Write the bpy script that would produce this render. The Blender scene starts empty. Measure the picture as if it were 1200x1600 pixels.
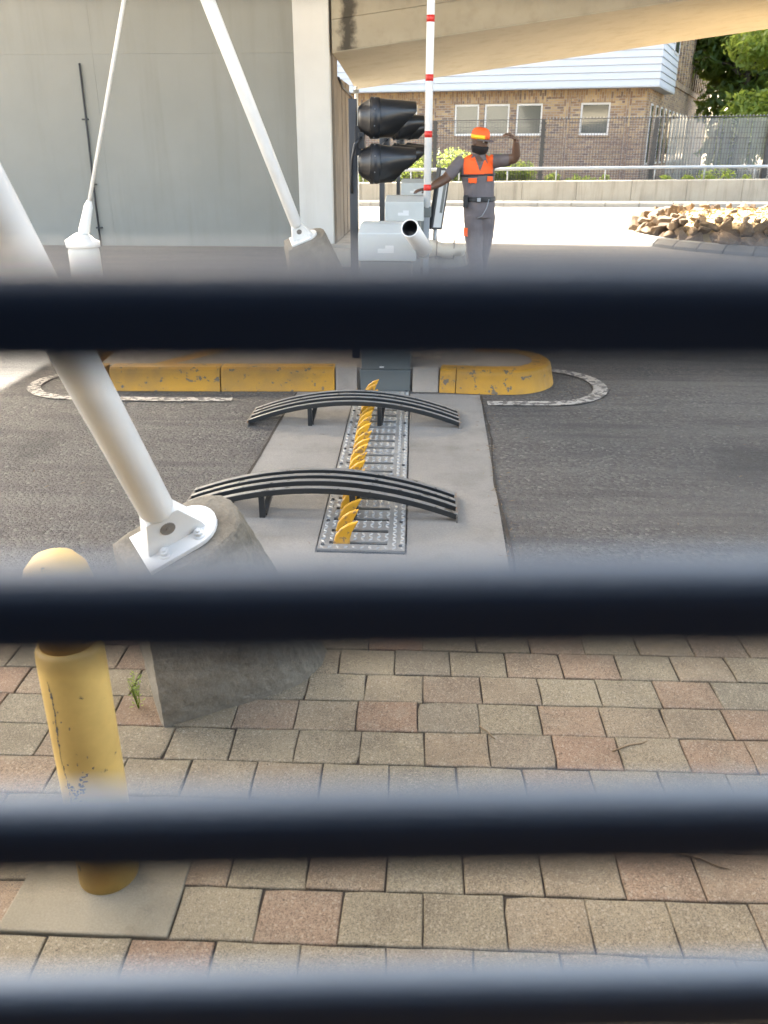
import bpy, math, random
import numpy as np
from mathutils import Vector, Matrix, noise as mnoise

SC = bpy.context.scene
COL = SC.collection
R = math.radians
V = Vector

# ------------------------------------------------------------------ camera
PITCH, YAW, EYE = 23.565, 3.470, 1.55
cam_d = bpy.data.cameras.new('camera')
cam = bpy.data.objects.new('camera', cam_d)
COL.objects.link(cam)
cam.location = (0, 0, EYE)
cam.rotation_euler = (R(90 - PITCH), 0, R(YAW))
cam_d.sensor_fit = 'VERTICAL'
cam_d.sensor_height = 36
cam_d.lens = 1300 / 1600 * 36
cam_d.clip_start = 0.01
cam_d.clip_end = 900
cam_d.dof.use_dof = True
cam_d.dof.focus_distance = 4.2
cam_d.dof.aperture_fstop = 5.8
SC.camera = cam

# ------------------------------------------------------------------ light
SUN_AZ, SUN_EL = -30.0, 42.0           # azimuth from +Y, towards +X positive
sdir = V((math.sin(R(SUN_AZ)) * math.cos(R(SUN_EL)), math.cos(R(SUN_AZ)) * math.cos(R(SUN_EL)), math.sin(R(SUN_EL))))
W = bpy.data.worlds.new('World')
SC.world = W
W.use_nodes = True
wn = W.node_tree.nodes
wl = W.node_tree.links
sky = wn.new('ShaderNodeTexSky')
sky.sky_type = 'NISHITA'
sky.sun_disc = False
sky.sun_elevation = R(SUN_EL)
sky.sun_rotation = R(SUN_AZ % 360)
sky.air_density = 0.6
sky.dust_density = 5.0
sky.ozone_density = 0.3
tint = wn.new('ShaderNodeMix')
tint.data_type = 'RGBA'
tint.blend_type = 'MULTIPLY'
tint.inputs[0].default_value = 1.0
tint.inputs[7].default_value = (.99, .95, .80, 1)
wl.new(sky.outputs[0], tint.inputs[6])
wl.new(tint.outputs[2], wn['Background'].inputs['Color'])
wn['Background'].inputs['Strength'].default_value = 0.15
sun_d = bpy.data.lights.new('sun', 'SUN')
sun_d.energy = 3.6
sun_d.angle = R(0.53)
sun_d.color = (1.0, 0.94, 0.84)
sun = bpy.data.objects.new('sun', sun_d)
sun.rotation_euler = sdir.to_track_quat('Z', 'Y').to_euler()
sun.location = sdir * 60
COL.objects.link(sun)
SC.view_settings.view_transform = 'Standard'
SC.view_settings.look = 'None'
SC.view_settings.gamma = 1
SC.view_settings.exposure = 3.83
SC.view_settings.use_curve_mapping = False

# ------------------------------------------------------------------ materials
class NT:
    def __init__(s, name):
        s.m = bpy.data.materials.new(name)
        s.m.use_nodes = True
        s.t = s.m.node_tree
        s.b = s.t.nodes['Principled BSDF']
        s.out = s.t.nodes['Material Output']
        s.pos = s.t.nodes.new('ShaderNodeNewGeometry').outputs['Position']
        s.tc = s.t.nodes.new('ShaderNodeTexCoord')

    def n(s, typ, **kw):
        nd = s.t.nodes.new(typ)
        for k, v in kw.items():
            setattr(nd, k, v)
        return nd

    def l(s, a, b):
        s.t.links.new(a, b)

    def scaled(s, vec, sc):
        m = s.n('ShaderNodeMapping')
        m.inputs['Scale'].default_value = sc
        s.l(vec, m.inputs['Vector'])
        return m.outputs[0]

    def noise(s, scale, detail=4, rough=.55, vec=None, dist=0):
        nd = s.n('ShaderNodeTexNoise')
        nd.inputs['Scale'].default_value = scale
        nd.inputs['Detail'].default_value = detail
        nd.inputs['Roughness'].default_value = rough
        nd.inputs['Distortion'].default_value = dist
        s.l(vec or s.pos, nd.inputs['Vector'])
        return nd.outputs['Fac']

    def ramp(s, fac, stops):
        r = s.n('ShaderNodeValToRGB')
        e = r.color_ramp.elements
        while len(e) < len(stops):
            e.new(.5)
        for i, (p, c) in enumerate(stops):
            e[i].position = p
            e[i].color = (c, c, c, 1) if isinstance(c, (int, float)) else tuple(c) + (1,)
        s.l(fac, r.inputs[0])
        return r.outputs[0]

    def mix(s, fac, a, b, mode='MIX'):
        m = s.n('ShaderNodeMix', data_type='RGBA', blend_type=mode)
        for inp, val in ((m.inputs[0], fac), (m.inputs[6], a), (m.inputs[7], b)):
            if hasattr(val, 'is_output'):
                s.l(val, inp)
            elif isinstance(val, (int, float)):
                inp.default_value = val
            else:
                inp.default_value = tuple(val) + (1,)
        return m.outputs[2]

    def math(s, op, a, b=0.0):
        m = s.n('ShaderNodeMath', operation=op)
        for inp, val in ((m.inputs[0], a), (m.inputs[1], b)):
            if hasattr(val, 'is_output'):
                s.l(val, inp)
            else:
                inp.default_value = val
        return m.outputs[0]

    def bump(s, h, strength=.3, dist=.01):
        b = s.n('ShaderNodeBump')
        b.inputs['Strength'].default_value = strength
        b.inputs['Distance'].default_value = dist
        s.l(h, b.inputs['Height'])
        s.l(b.outputs[0], s.b.inputs['Normal'])

    def col(s, c):
        if hasattr(c, 'is_output'):
            s.l(c, s.b.inputs['Base Color'])
        else:
            s.b.inputs['Base Color'].default_value = tuple(c) + (1,)

    def set(s, rough=.6, metal=0., spec=.5):
        if hasattr(rough, 'is_output'):
            s.l(rough, s.b.inputs['Roughness'])
        else:
            s.b.inputs['Roughness'].default_value = rough
        s.b.inputs['Metallic'].default_value = metal
        s.b.inputs['Specular IOR Level'].default_value = spec
        return s.m


def concrete(name, c1, c2, stain=(.12, .1, .08), sa=.35, streak=False, bump=.25, grain=220):
    t = NT(name)
    big = t.noise(1.3, 5, .6)
    c = t.mix(t.ramp(big, [(.3, 0), (.7, 1)]), c1, c2)
    vec = t.scaled(t.pos, (5, 5, .35)) if streak else None
    st = t.ramp(t.noise(1.0 if streak else 3.5, 6, .65, vec), [(.5, 0), (.72, 1)])
    c = t.mix(t.math('MULTIPLY', st, sa), c, stain)
    fine = t.noise(grain, 3, .7)
    c = t.mix(.5, c, t.ramp(fine, [(.3, .35), (.7, .65)]), 'OVERLAY')
    t.col(c)
    t.bump(t.math('ADD', t.noise(grain * .6, 3, .7), t.math('MULTIPLY', t.noise(14, 4), 1.5)), bump, .004)
    return t.set(.85, 0, .3)


def add_stain(mat, x0, w, c):
    nt = mat.node_tree
    b = nt.nodes['Principled BSDF']
    src = b.inputs['Base Color'].links[0].from_socket
    N = nt.nodes.new; L = nt.links.new
    geo = N('ShaderNodeNewGeometry'); sep = N('ShaderNodeSeparateXYZ'); L(geo.outputs['Position'], sep.inputs[0])
    def mth(op, a, k):
        m = N('ShaderNodeMath'); m.operation = op
        L(a, m.inputs[0])
        if hasattr(k, 'is_output'): L(k, m.inputs[1])
        else: m.inputs[1].default_value = k
        return m.outputs[0]
    d = mth('DIVIDE', mth('ABSOLUTE', mth('SUBTRACT', sep.outputs[0], x0), 0), w)
    n = N('ShaderNodeTexNoise'); n.inputs['Scale'].default_value = 3.5; n.inputs['Detail'].default_value = 7; n.inputs['Roughness'].default_value = .7
    L(geo.outputs['Position'], n.inputs['Vector'])
    f = mth('SUBTRACT', mth('MULTIPLY', n.outputs['Fac'], 2.4), d)
    r = N('ShaderNodeValToRGB'); L(f, r.inputs[0])
    r.color_ramp.elements[0].position = .35; r.color_ramp.elements[1].position = .95
    mx = N('ShaderNodeMix'); mx.data_type = 'RGBA'
    L(r.outputs[0], mx.inputs[0]); L(src, mx.inputs[6]); mx.inputs[7].default_value = tuple(c) + (1,)
    L(mx.outputs[2], b.inputs['Base Color'])


def paint(name, c, rough=.4, wear=None, wthr=.68, wscale=14, dirt=.25, metal=0., bump=.05, spec=.5, dirtc=(.1, .08, .06)):
    t = NT(name)
    cc = t.mix(t.math('MULTIPLY', t.ramp(t.noise(4, 5, .6), [(.42, 0), (.75, 1)]), dirt), c, dirtc)
    if wear:
        w = t.ramp(t.noise(wscale, 6, .62), [(wthr, 0), (wthr + .025, 1)])
        cc = t.mix(w, cc, wear)
    t.col(cc)
    t.bump(t.noise(wscale * 2, 4), bump, .004)
    return t.set(rough, metal, spec)


def asphalt():
    t = NT('asphalt')
    v = t.n('ShaderNodeTexVoronoi', feature='F1')
    v.inputs['Scale'].default_value = 62
    t.l(t.pos, v.inputs['Vector'])
    v2 = t.n('ShaderNodeTexVoronoi', feature='F1')
    v2.inputs['Scale'].default_value = 170
    t.l(t.pos, v2.inputs['Vector'])
    agg = t.ramp(v.outputs['Color'], [(.1, (.055, .051, .046)), (.55, (.108, .1, .09)), (.8, (.137, .128, .115)), (.97, (.225, .21, .188))])
    c = t.mix(t.ramp(t.noise(.9, 5, .6), [(.35, 0), (.7, .7)]), agg, (.1, .088, .075))
    wheel = t.ramp(t.noise(1.0, 5, .6, t.scaled(t.pos, (.18, 2.6, 1))), [(.45, 0), (.68, .6)])
    c = t.mix(wheel, c, (.15, .138, .122))
    oil = t.ramp(t.noise(.75, 3, .5, None, .6), [(.62, 0), (.7, .6)])
    c = t.mix(oil, c, (.045, .043, .04))
    patch = t.ramp(t.noise(2.2, 4, .6, t.scaled(t.pos, (.4, 3.0, 1))), [(.5, 0), (.66, .65)])
    c = t.mix(patch, c, (.058, .054, .05))
    sp = t.ramp(t.noise(75, 2, .5), [(.69, 0), (.73, 1)])
    c = t.mix(t.math('MULTIPLY', sp, .55), c, (.36, .34, .3))
    t.col(c)
    pit = t.math('ADD', t.math('MULTIPLY', v.outputs['Distance'], -1.2), t.math('MULTIPLY', t.noise(45, 5, .7), 1.3))
    pit = t.math('ADD', pit, t.math('MULTIPLY', v2.outputs['Distance'], -.5))
    t.bump(pit, 1.0, .012)
    return t.set(.8, 0, .35)


def paver_mat():
    t = NT('paver_concrete')
    oi = t.n('ShaderNodeObjectInfo')
    base = t.ramp(oi.outputs['Random'], [(0., (.18, .15, .102)), (.3, (.212, .178, .12)), (.5, (.2, .16, .108)),
                                         (.66, (.205, .154, .104)), (.8, (.205, .135, .09)), (.86, (.166, .145, .105)), (1., (.205, .174, .117))])
    base = t.mix(t.ramp(t.noise(3.5, 5, .6), [(.42, 0), (.72, .55)]), base, (.085, .068, .048))
    base = t.mix(t.ramp(t.noise(1.3, 4, .6), [(.45, 0), (.7, .35)]), base, (.1, .08, .055))
    base = t.mix(t.ramp(t.noise(11, 5, .6), [(.52, 0), (.72, .4)]), base, (.22, .19, .14))
    g = t.noise(420, 3, .75)
    base = t.mix(.75, base, t.ramp(g, [(.36, .15), (.64, .85)]), 'OVERLAY')
    v = t.n('ShaderNodeTexVoronoi', feature='F1')
    v.inputs['Scale'].default_value = 230
    t.l(t.pos, v.inputs['Vector'])
    sp = t.ramp(v.outputs['Color'], [(.72, 0), (.9, 1)])
    base = t.mix(t.math('MULTIPLY', sp, .38), base, (.36, .32, .25))
    dk = t.ramp(v.outputs['Color'], [(.1, .45), (.3, 0)])
    base = t.mix(dk, base, (.07, .056, .038))
    pit = t.ramp(t.noise(95, 2, .5), [(.69, 0), (.73, .7)])
    base = t.mix(pit, base, (.05, .04, .03))
    t.col(base)
    t.bump(t.math('ADD', g, t.noise(70, 3)), .45, .003)
    return t.set(.88, 0, .25)


def brick_mat(name, rot=0., sw=False, dim=1.):
    """brick wall; vector built from (distance along wall, height)."""
    t = NT(name)
    sep = t.n('ShaderNodeSeparateXYZ')
    t.l(t.pos, sep.inputs[0])
    along = t.math('ADD', t.math('MULTIPLY', sep.outputs[0], math.cos(rot)), t.math('MULTIPLY', sep.outputs[1], math.sin(rot)))
    cmb = t.n('ShaderNodeCombineXYZ')
    if sw:
        t.l(sep.outputs[2], cmb.inputs[0]); t.l(along, cmb.inputs[1])
    else:
        t.l(along, cmb.inputs[0]); t.l(sep.outputs[2], cmb.inputs[1])
    b = t.n('ShaderNodeTexBrick')
    b.inputs['Scale'].default_value = 1
    b.inputs['Brick Width'].default_value = .23
    b.inputs['Row Height'].default_value = .083
    b.inputs['Mortar Size'].default_value = .011
    b.inputs['Mortar Smooth'].default_value = .2
    b.inputs['Bias'].default_value = 0
    b.inputs['Color1'].default_value = (0, 0, 0, 1)
    b.inputs['Color2'].default_value = (1, 1, 1, 1)
    b.inputs['Mortar'].default_value = (.5, .5, .5, 1)
    t.l(cmb.outputs[0], b.inputs['Vector'])
    c = t.ramp(b.outputs['Color'], [(0, (.22, .13, .075)), (.3, (.36, .24, .125)), (.5, (.46, .33, .17)), (.72, (.3, .19, .11)), (1, (.15, .11, .09))])
    hz = t.ramp(sep.outputs[2], [(0, 0), (1, 1)])
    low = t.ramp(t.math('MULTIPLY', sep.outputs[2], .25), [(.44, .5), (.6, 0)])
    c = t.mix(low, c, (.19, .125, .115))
    c = t.mix(b.outputs['Fac'], c, (.33, .29, .24))
    c = t.mix(t.ramp(t.noise(.8, 4), [(.4, 0), (.7, .35)]), c, (.14, .1, .08))
    t.col(c)
    t.bump(b.outputs['Fac'], -.5, .01)
    return t.set(.85, 0, .25)


def simple(name, c, rough=.5, metal=0., spec=.5, var=.15, vs=6, bump=0.):
    t = NT(name)
    d = tuple(x * (1 - var) for x in c)
    t.col(t.mix(t.noise(vs, 4), c, d))
    if bump:
        t.bump(t.noise(vs * 8, 3), bump, .003)
    return t.set(rough, metal, spec)


def leaf_mat(name, c1, c2, c3):
    t = NT(name)
    oi = t.noise(2.2, 3)
    n2 = t.noise(9, 2)
    c = t.mix(t.ramp(oi, [(.35, 0), (.65, 1)]), c1, c2)
    c = t.mix(t.ramp(n2, [(.5, 0), (.7, 1)]), c, c3)
    t.col(c)
    t.set(.5, 0, .4)
    tr = t.n('ShaderNodeBsdfTranslucent')
    t.l(t.mix(.65, c, (.6, .7, .12)), tr.inputs[0])
    ms = t.n('ShaderNodeMixShader')
    ms.inputs[0].default_value = .5
    t.l(t.b.outputs[0], ms.inputs[1])
    t.l(tr.outputs[0], ms.inputs[2])
    t.l(ms.outputs[0], t.out.inputs[0])
    return t.m


M = {}
M['asphalt'] = asphalt()
M['farroad'] = concrete('far_road_surface', (.17, .165, .155), (.21, .2, .185), sa=.3, bump=.3)
M['paver'] = paver_mat()
M['joint'] = simple('joint_sand', (.045, .034, .024), .95, var=.5, vs=60, bump=.5)
M['slab'] = concrete('slab_concrete', (.18, .168, .148), (.24, .224, .198), stain=(.11, .1, .085), sa=.55, bump=.35, grain=150)
M['island'] = concrete('island_concrete', (.25, .21, .17), (.33, .28, .22), sa=.5, bump=.3)
M['wall'] = concrete('wall_concrete', (.26, .262, .238), (.282, .283, .258), stain=(.225, .226, .2), sa=.5, streak=True, bump=.05)
M['pillar'] = concrete('pillar_concrete', (.6, .585, .545), (.66, .645, .6), stain=(.5, .47, .42), sa=.4, streak=True, bump=.08)
M['beam'] = concrete('beam_concrete', (.33, .285, .205), (.39, .34, .25), stain=(.24, .2, .14), sa=.5, bump=.15)
add_stain(M['beam'], -1.42, .17, (.07, .06, .045))
M['soffit'] = concrete('soffit_concrete', (.4, .365, .285), (.45, .41, .32), stain=(.32, .28, .2), sa=.5, bump=.1)
M['deck'] = concrete('deck_concrete', (.33, .31, .27), (.37, .35, .31))
M['footing'] = concrete('footing_concrete', (.15, .13, .098), (.225, .196, .15), stain=(.085, .07, .05), sa=.75, bump=.9, grain=110)
M['paleconc'] = concrete('pale_concrete', (.27, .245, .2), (.36, .33, .27), stain=(.15, .13, .1), sa=.75, streak=True, bump=.25)
M['kerbstone'] = concrete('kerb_concrete', (.36, .34, .3), (.43, .4, .35), sa=.3)
M['kerbdark'] = concrete('grey_kerb_block', (.1, .098, .093), (.14, .136, .128), sa=.4)
M['pad'] = concrete('pad_concrete', (.15, .13, .09), (.25, .222, .168), stain=(.1, .08, .05), sa=.85, bump=.35)
M['yellowkerb'] = paint('yellow_kerb_paint', (.47, .23, .014), .6, wear=(.13, .1, .07), wthr=.6, wscale=19, dirt=.5, bump=.35)
M['whiteline'] = paint('white_road_paint', (.36, .335, .29), .8, wear=(.1, .09, .08), wthr=.5, wscale=22, dirt=.4, bump=.3)
M['whitepaint'] = paint('white_steel_paint', (.8, .79, .75), .38, dirt=.12, bump=.02)
M['bollard'] = paint('yellow_bollard_paint', (.66, .44, .13), .5, wear=(.1, .075, .05), wthr=.66, wscale=24, dirt=.55, dirtc=(.2, .1, .02), bump=.06)
M['blackmetal'] = paint('black_steel_paint', (.016, .018, .019), .34, wear=(.12, .115, .11), wthr=.74, wscale=20, dirt=.15, bump=.06)
M['blackplastic'] = simple('black_plastic', (.014, .0145, .016), .35, var=.2)
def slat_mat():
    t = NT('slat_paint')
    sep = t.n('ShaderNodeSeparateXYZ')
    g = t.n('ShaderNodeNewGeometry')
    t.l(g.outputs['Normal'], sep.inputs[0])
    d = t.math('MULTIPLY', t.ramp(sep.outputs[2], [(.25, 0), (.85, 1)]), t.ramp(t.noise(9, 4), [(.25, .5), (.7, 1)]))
    t.col(t.mix(d, (.011, .02, .04), (.12, .16, .22)))  # sky reflection painted as pale blue on upward faces
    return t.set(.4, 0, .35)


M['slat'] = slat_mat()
M['grey'] = paint('grey_cabinet_paint', (.43, .45, .43), .5, dirt=.12, bump=.02)
M['greydark'] = paint('grey_green_paint', (.135, .145, .135), .5, dirt=.2, bump=.02)
M['darksteel'] = simple('dark_grey_post', (.035, .037, .04), .5)
M['steel'] = paint('galvanised_plate', (.3, .295, .275), .33, wear=(.3, .27, .23), wthr=.6, wscale=30, dirt=.35, metal=.35, bump=.08)
M['tread'] = simple('worn_bright_tread', (.42, .42, .4), .35, .3)
M['pinsteel'] = simple('dull_pin_steel', (.3, .27, .23), .5, .3, var=.4, vs=60)
M['scrape'] = simple('scraped_grey_paint', (.12, .125, .135), .7, var=.6, vs=80)
M['canvas'] = simple('beige_canvas', (.7, .62, .48), .9, var=.3, vs=8, bump=.3)
M['rail'] = simple('galvanised_rail', (.34, .36, .375), .45, .4)
M['spike'] = paint('spike_paint', (.62, .31, .015), .42, wear=(.25, .14, .05), wthr=.57, wscale=34, dirt=.5, dirtc=(.2, .1, .02), bump=.1)
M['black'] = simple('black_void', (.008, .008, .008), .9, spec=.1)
M['white'] = simple('white_plastic', (.8, .8, .78), .45, var=.05)
M['red'] = simple('red_band', (.6, .03, .02), .45)
M['sticker'] = simple('sticker', (.62, .63, .62), .5)
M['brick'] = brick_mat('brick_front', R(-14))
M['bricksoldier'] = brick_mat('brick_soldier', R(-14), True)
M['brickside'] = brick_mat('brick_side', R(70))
M['siding'] = simple('white_siding', (.42, .45, .485), .5, var=.06)
M['frame'] = simple('aluminium_frame', (.62, .63, .63), .4, .2)
M['tan_backing'] = simple('tan_reflection', (.3, .28, .22), .8)
M['mesh'] = simple('fence_wire', (.05, .05, .055), .6)
M['soil'] = simple('garden_soil', (.11, .085, .055), .95, var=.5, vs=3, bump=.4)
M['ground'] = simple('dry_ground', (.34, .27, .18), .95, var=.4, vs=.5)
M['trunk'] = simple('bark', (.09, .07, .05), .9, var=.4, vs=10, bump=.5)
M['leaf'] = leaf_mat('tree_leaf', (.06, .115, .02), (.12, .18, .03), (.19, .23, .07))
M['leafdark'] = leaf_mat('dark_leaf', (.028, .06, .014), (.045, .085, .018), (.07, .11, .03))
M['leafhedge'] = leaf_mat('hedge_leaf', (.03, .07, .018), (.06, .11, .025), (.12, .16, .06))
M['weed'] = leaf_mat('weed_leaf', (.12, .2, .04), (.16, .24, .05), (.2, .26, .08))
M['twig'] = simple('dry_twig', (.2, .14, .08), .9)
M['brown'] = concrete('brown_concrete', (.2, .16, .12), (.27, .22, .165), stain=(.1, .08, .06), sa=.6, streak=True)


def rock_mat():
    t = NT('brown_rock')
    oi = t.n('ShaderNodeObjectInfo')
    c = t.ramp(oi.outputs['Random'], [(0, (.15, .1, .06)), (.35, (.21, .145, .088)), (.65, (.12, .085, .058)), (1, (.25, .19, .13))])
    c = t.mix(t.ramp(t.noise(7, 5, .65), [(.4, 0), (.65, .7)]), c, (.08, .06, .045))
    c = t.mix(t.ramp(t.noise(16, 4), [(.58, 0), (.7, .5)]), c, (.3, .23, .15))
    t.col(c)
    t.bump(t.noise(30, 5, .7), .6, .02)
    return t.set(.9, 0, .2)


M['enclosurewall'] = simple('dark_enclosure_wall', (.035, .033, .032), .9)
M['rock'] = rock_mat()
M['mulch'] = simple('yellow_gravel', (.36, .26, .12), .95, var=.45, vs=25, bump=.4)


def glass_mat():
    t = NT('window_glass')
    t.col((.06, .07, .065))
    t.set(.06, 0, .9)
    return t.m


M['glass'] = glass_mat()


def cloth_mat():
    t = NT('shade_cloth')
    t.col(t.mix(t.ramp(t.noise(1.0, 3, .5, t.scaled(t.pos, (14, 14, .3))), [(.3, 0), (.7, 1)]), (.36, .4, .4), (.52, .56, .56)))
    t.set(.8, 0, .2)
    tp = t.n('ShaderNodeBsdfTransparent')
    ms = t.n('ShaderNodeMixShader')
    ms.inputs[0].default_value = .42
    t.l(tp.outputs[0], ms.inputs[1])
    t.l(t.b.outputs[0], ms.inputs[2])
    t.l(ms.outputs[0], t.out.inputs[0])
    return t.m


M['cloth'] = cloth_mat()
M['skin'] = simple('skin', (.13, .07, .042), .5, var=.25, vs=14)
M['coverall'] = simple('grey_coverall', (.15, .13, .132), .85, var=.3, vs=9, bump=.3)
M['orange'] = simple('hi_vis_orange', (.9, .12, .015), .7, var=.1)
M['yellowband'] = simple('reflective_yellow', (.9, .6, .02), .5, var=.05)
M['belt'] = simple('black_belt', (.012, .012, .013), .5)
M['beard'] = simple('dark_beard', (.012, .009, .008), .9, bump=.5, vs=30)
M['eyewhite'] = simple('eye_white', (.6, .56, .5), .3)
M['shoe'] = simple('black_shoe', (.015, .014, .014), .45)


# ------------------------------------------------------------------ mesh helpers
def wloc(o):
    p = V((0, 0, 0))
    while o is not None:
        p += o.location
        o = o.parent
    return p


class MB:
    def __init__(s):
        s.v, s.f, s.mi, s.sm = [], [], [], []

    def add(s, vs, fs, mi=0, smooth=False):
        b = len(s.v)
        s.v += [tuple(v) for v in vs]
        for f in fs:
            s.f.append(tuple(b + i for i in f))
            s.mi.append(mi)
            s.sm.append(smooth)
        return s

    def box(s, x0, x1, y0, y1, z0, z1, mi=0):
        vs = [(x0, y0, z0), (x1, y0, z0), (x1, y1, z0), (x0, y1, z0), (x0, y0, z1), (x1, y0, z1), (x1, y1, z1), (x0, y1, z1)]
        return s.add(vs, [(0, 3, 2, 1), (4, 5, 6, 7), (0, 1, 5, 4), (1, 2, 6, 5), (2, 3, 7, 6), (3, 0, 4, 7)], mi)

    def obox(s, c, ax, ay, az, mi=0):
        """oriented box: centre and three half-axis vectors"""
        c, ax, ay, az = V(c), V(ax), V(ay), V(az)
        vs = [c + i * ax + j * ay + k * az for k in (-1, 1) for (i, j) in ((-1, -1), (1, -1), (1, 1), (-1, 1))]
        return s.add(vs, [(0, 3, 2, 1), (4, 5, 6, 7), (0, 1, 5, 4), (1, 2, 6, 5), (2, 3, 7, 6), (3, 0, 4, 7)], mi)

    def loft(s, rings, cap=True, mi=0, smooth=True, closed=True):
        n = len(rings[0])
        vs = [p for r in rings for p in r]
        fs = []
        for i in range(len(rings) - 1):
            for j in range(n if closed else n - 1):
                k = (j + 1) % n
                fs.append((i * n + j, i * n + k, (i + 1) * n + k, (i + 1) * n + j))
        s.add(vs, fs, mi, smooth)
        if cap:
            s.add(rings[0], [tuple(range(n))[::-1]], mi, False)
            s.add(rings[-1], [tuple(range(n))], mi, False)
        return s

    def path(s, pts, rs, n=12, cap=True, mi=0, flat=1.0, ref=None):
        """tube through points; flat scales the second radius; ref = direction of first radius"""
        pts = [V(p) for p in pts]
        if not isinstance(rs, (list, tuple)):
            rs = [rs] * len(pts)
        rings = []
        up = V(ref) if ref else None
        for i, p in enumerate(pts):
            d = (pts[min(i + 1, len(pts) - 1)] - pts[max(i - 1, 0)]).normalized()
            if up is None:
                up = d.orthogonal()
            u = (up - d * up.dot(d)).normalized()
            w = d.cross(u)
            up = u
            r = rs[i]
            ra, rb = r if isinstance(r, (tuple, list)) else (r, r * flat)
            rings.append([p + u * ra * math.cos(2 * math.pi * k / n) + w * rb * math.sin(2 * math.pi * k / n) for k in range(n)])
        return s.loft(rings, cap, mi)

    def cyl(s, p0, p1, r, n=16, r1=None, mi=0):
        return s.path([p0, p1], [r, r if r1 is None else r1], n, True, mi)

    def prism(s, poly, z0, z1, mi=0, smooth=False):
        n = len(poly)
        vs = [(x, y, z0) for x, y in poly] + [(x, y, z1) for x, y in poly]
        s.add(vs, [tuple(range(n))[::-1], tuple(range(n, 2 * n))], mi)
        s.add(vs, [(i, (i + 1) % n, n + (i + 1) % n, n + i) for i in range(n)], mi, smooth)
        return s

    def extrude(s, poly3, d, mi=0):
        n = len(poly3)
        d = V(d)
        vs = [V(p) for p in poly3] + [V(p) + d for p in poly3]
        s.add(vs, [tuple(range(n))[::-1], tuple(range(n, 2 * n))] + [(i, (i + 1) % n, n + (i + 1) % n, n + i) for i in range(n)], mi)
        return s

    def sphere(s, c, r, nu=12, nv=8, mi=0):
        c = V(c)
        rx, ry, rz = r if isinstance(r, (tuple, list)) else (r, r, r)
        rings = []
        for i in range(1, nv):
            a = math.pi * i / nv
            rings.append([c + V((rx * math.sin(a) * math.cos(2 * math.pi * j / nu), ry * math.sin(a) * math.sin(2 * math.pi * j / nu), -rz * math.cos(a))) for j in range(nu)])
        s.loft(rings, True, mi)
        return s

    def build(s, name, mat, parent=None, off=None):
        me = bpy.data.meshes.new(name)
        o0 = wloc(parent) if parent is not None else V((0, 0, 0))
        if off is not None:
            o0 = V(off)
        me.from_pydata([(x - o0.x, y - o0.y, z - o0.z) for x, y, z in s.v], [], s.f)
        for m in (mat if isinstance(mat, (list, tuple)) else [mat]):
            me.materials.append(M[m] if isinstance(m, str) else m)
        me.polygons.foreach_set('material_index', s.mi)
        me.polygons.foreach_set('use_smooth', s.sm)
        me.validate()
        me.update()
        import bmesh as _b
        bm = _b.new(); bm.from_mesh(me)
        _b.ops.remove_doubles(bm, verts=bm.verts, dist=1e-5)
        _b.ops.recalc_face_normals(bm, faces=bm.faces)
        bm.to_mesh(me); bm.free()
        o = bpy.data.objects.new(name, me)
        COL.objects.link(o)
        o.parent = parent
        if off is not None and parent is None:
            o.location = off
        return o


def bev(o, w=.004, seg=2):
    m = o.modifiers.new('bevel', 'BEVEL')
    m.width = w
    m.segments = seg
    m.limit_method = 'ANGLE'
    m.angle_limit = R(40)
    return o


def tag(o, label=None, cat=None, group=None, kind=None):
    if label: o['label'] = label
    if cat: o['category'] = cat
    if group: o['group'] = group
    if kind: o['kind'] = kind
    return o


def thing(name, loc, label, cat, group=None):
    o = bpy.data.objects.new(name, None)
    o.empty_display_size = .2
    COL.objects.link(o)
    o.location = loc
    return tag(o, label, cat, group)


def struct(o):
    o['kind'] = 'structure'
    return o


def copy_tree(o, parent=None):
    c = o.copy()
    COL.objects.link(c)
    if parent is not None:
        c.parent = parent
    for ch in list(o.children):
        copy_tree(ch, c)
    return c


rnd = random.Random(7)

# ------------------------------------------------------------------ ground, road, pavement
struct(MB().box(-250, 250, -150, 350, -1.0, -.03).build('ground', 'ground'))
struct(MB().box(-14, 15, 2.682, 13.0, -.03, 0).build('road', 'asphalt'))
struct(MB().box(-60, 60, 13.0, 26.3, -.03, 0).build('far_road', 'asphalt'))
# pavement: joint bed, pavers on top
pave = struct(MB().box(-12, 12, -2.4, 2.678, -.03, -.007).build('pavement', 'joint'))
PA = R(1.3)


def pave_xy(u, v):
    return (.25 + (u - .25) * math.cos(PA) - (v - 1.7) * math.sin(PA), 1.7 + (u - .25) * math.sin(PA) + (v - 1.7) * math.cos(PA))


PWd, PHt = .182, .1422
variants = []
for k in range(9):
    r2 = random.Random(100 + k)
    hw, hh = PWd / 2 - .0016, PHt / 2 - .0016
    outl = []
    for (ax, ay, bx, by) in ((-1, -1, 1, -1), (1, -1, 1, 1), (1, 1, -1, 1), (-1, 1, -1, -1)):
        for t in (0., .3, .7):
            x = (ax + (bx - ax) * t) * hw
            y = (ay + (by - ay) * t) * hh
            j = .0019
            outl.append((x + r2.uniform(-j, j), y + r2.uniform(-j, j)))
    if k in (2, 5, 7):                       # chipped corner
        i0 = r2.choice((0, 3, 6, 9))
        outl[i0] = (outl[i0][0] * .95, outl[i0][1] * .95)
    m = MB()
    rings = []
    for inset, z in ((0, -.028), (0, -.003), (.0015, -.0009), (.0035, 0)):
        rings.append([(x - math.copysign(min(inset, abs(x)), x), y - math.copysign(min(inset, abs(y)), y), z) for x, y in outl])
    m.loft(rings, False, 0, False)
    m.add(rings[-1], [tuple(range(12))])
    me = m.build('paver', 'paver', pave)
    variants.append(me)
row_top = [2.677 - PHt * i for i in range(13)]
first = set()
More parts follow.
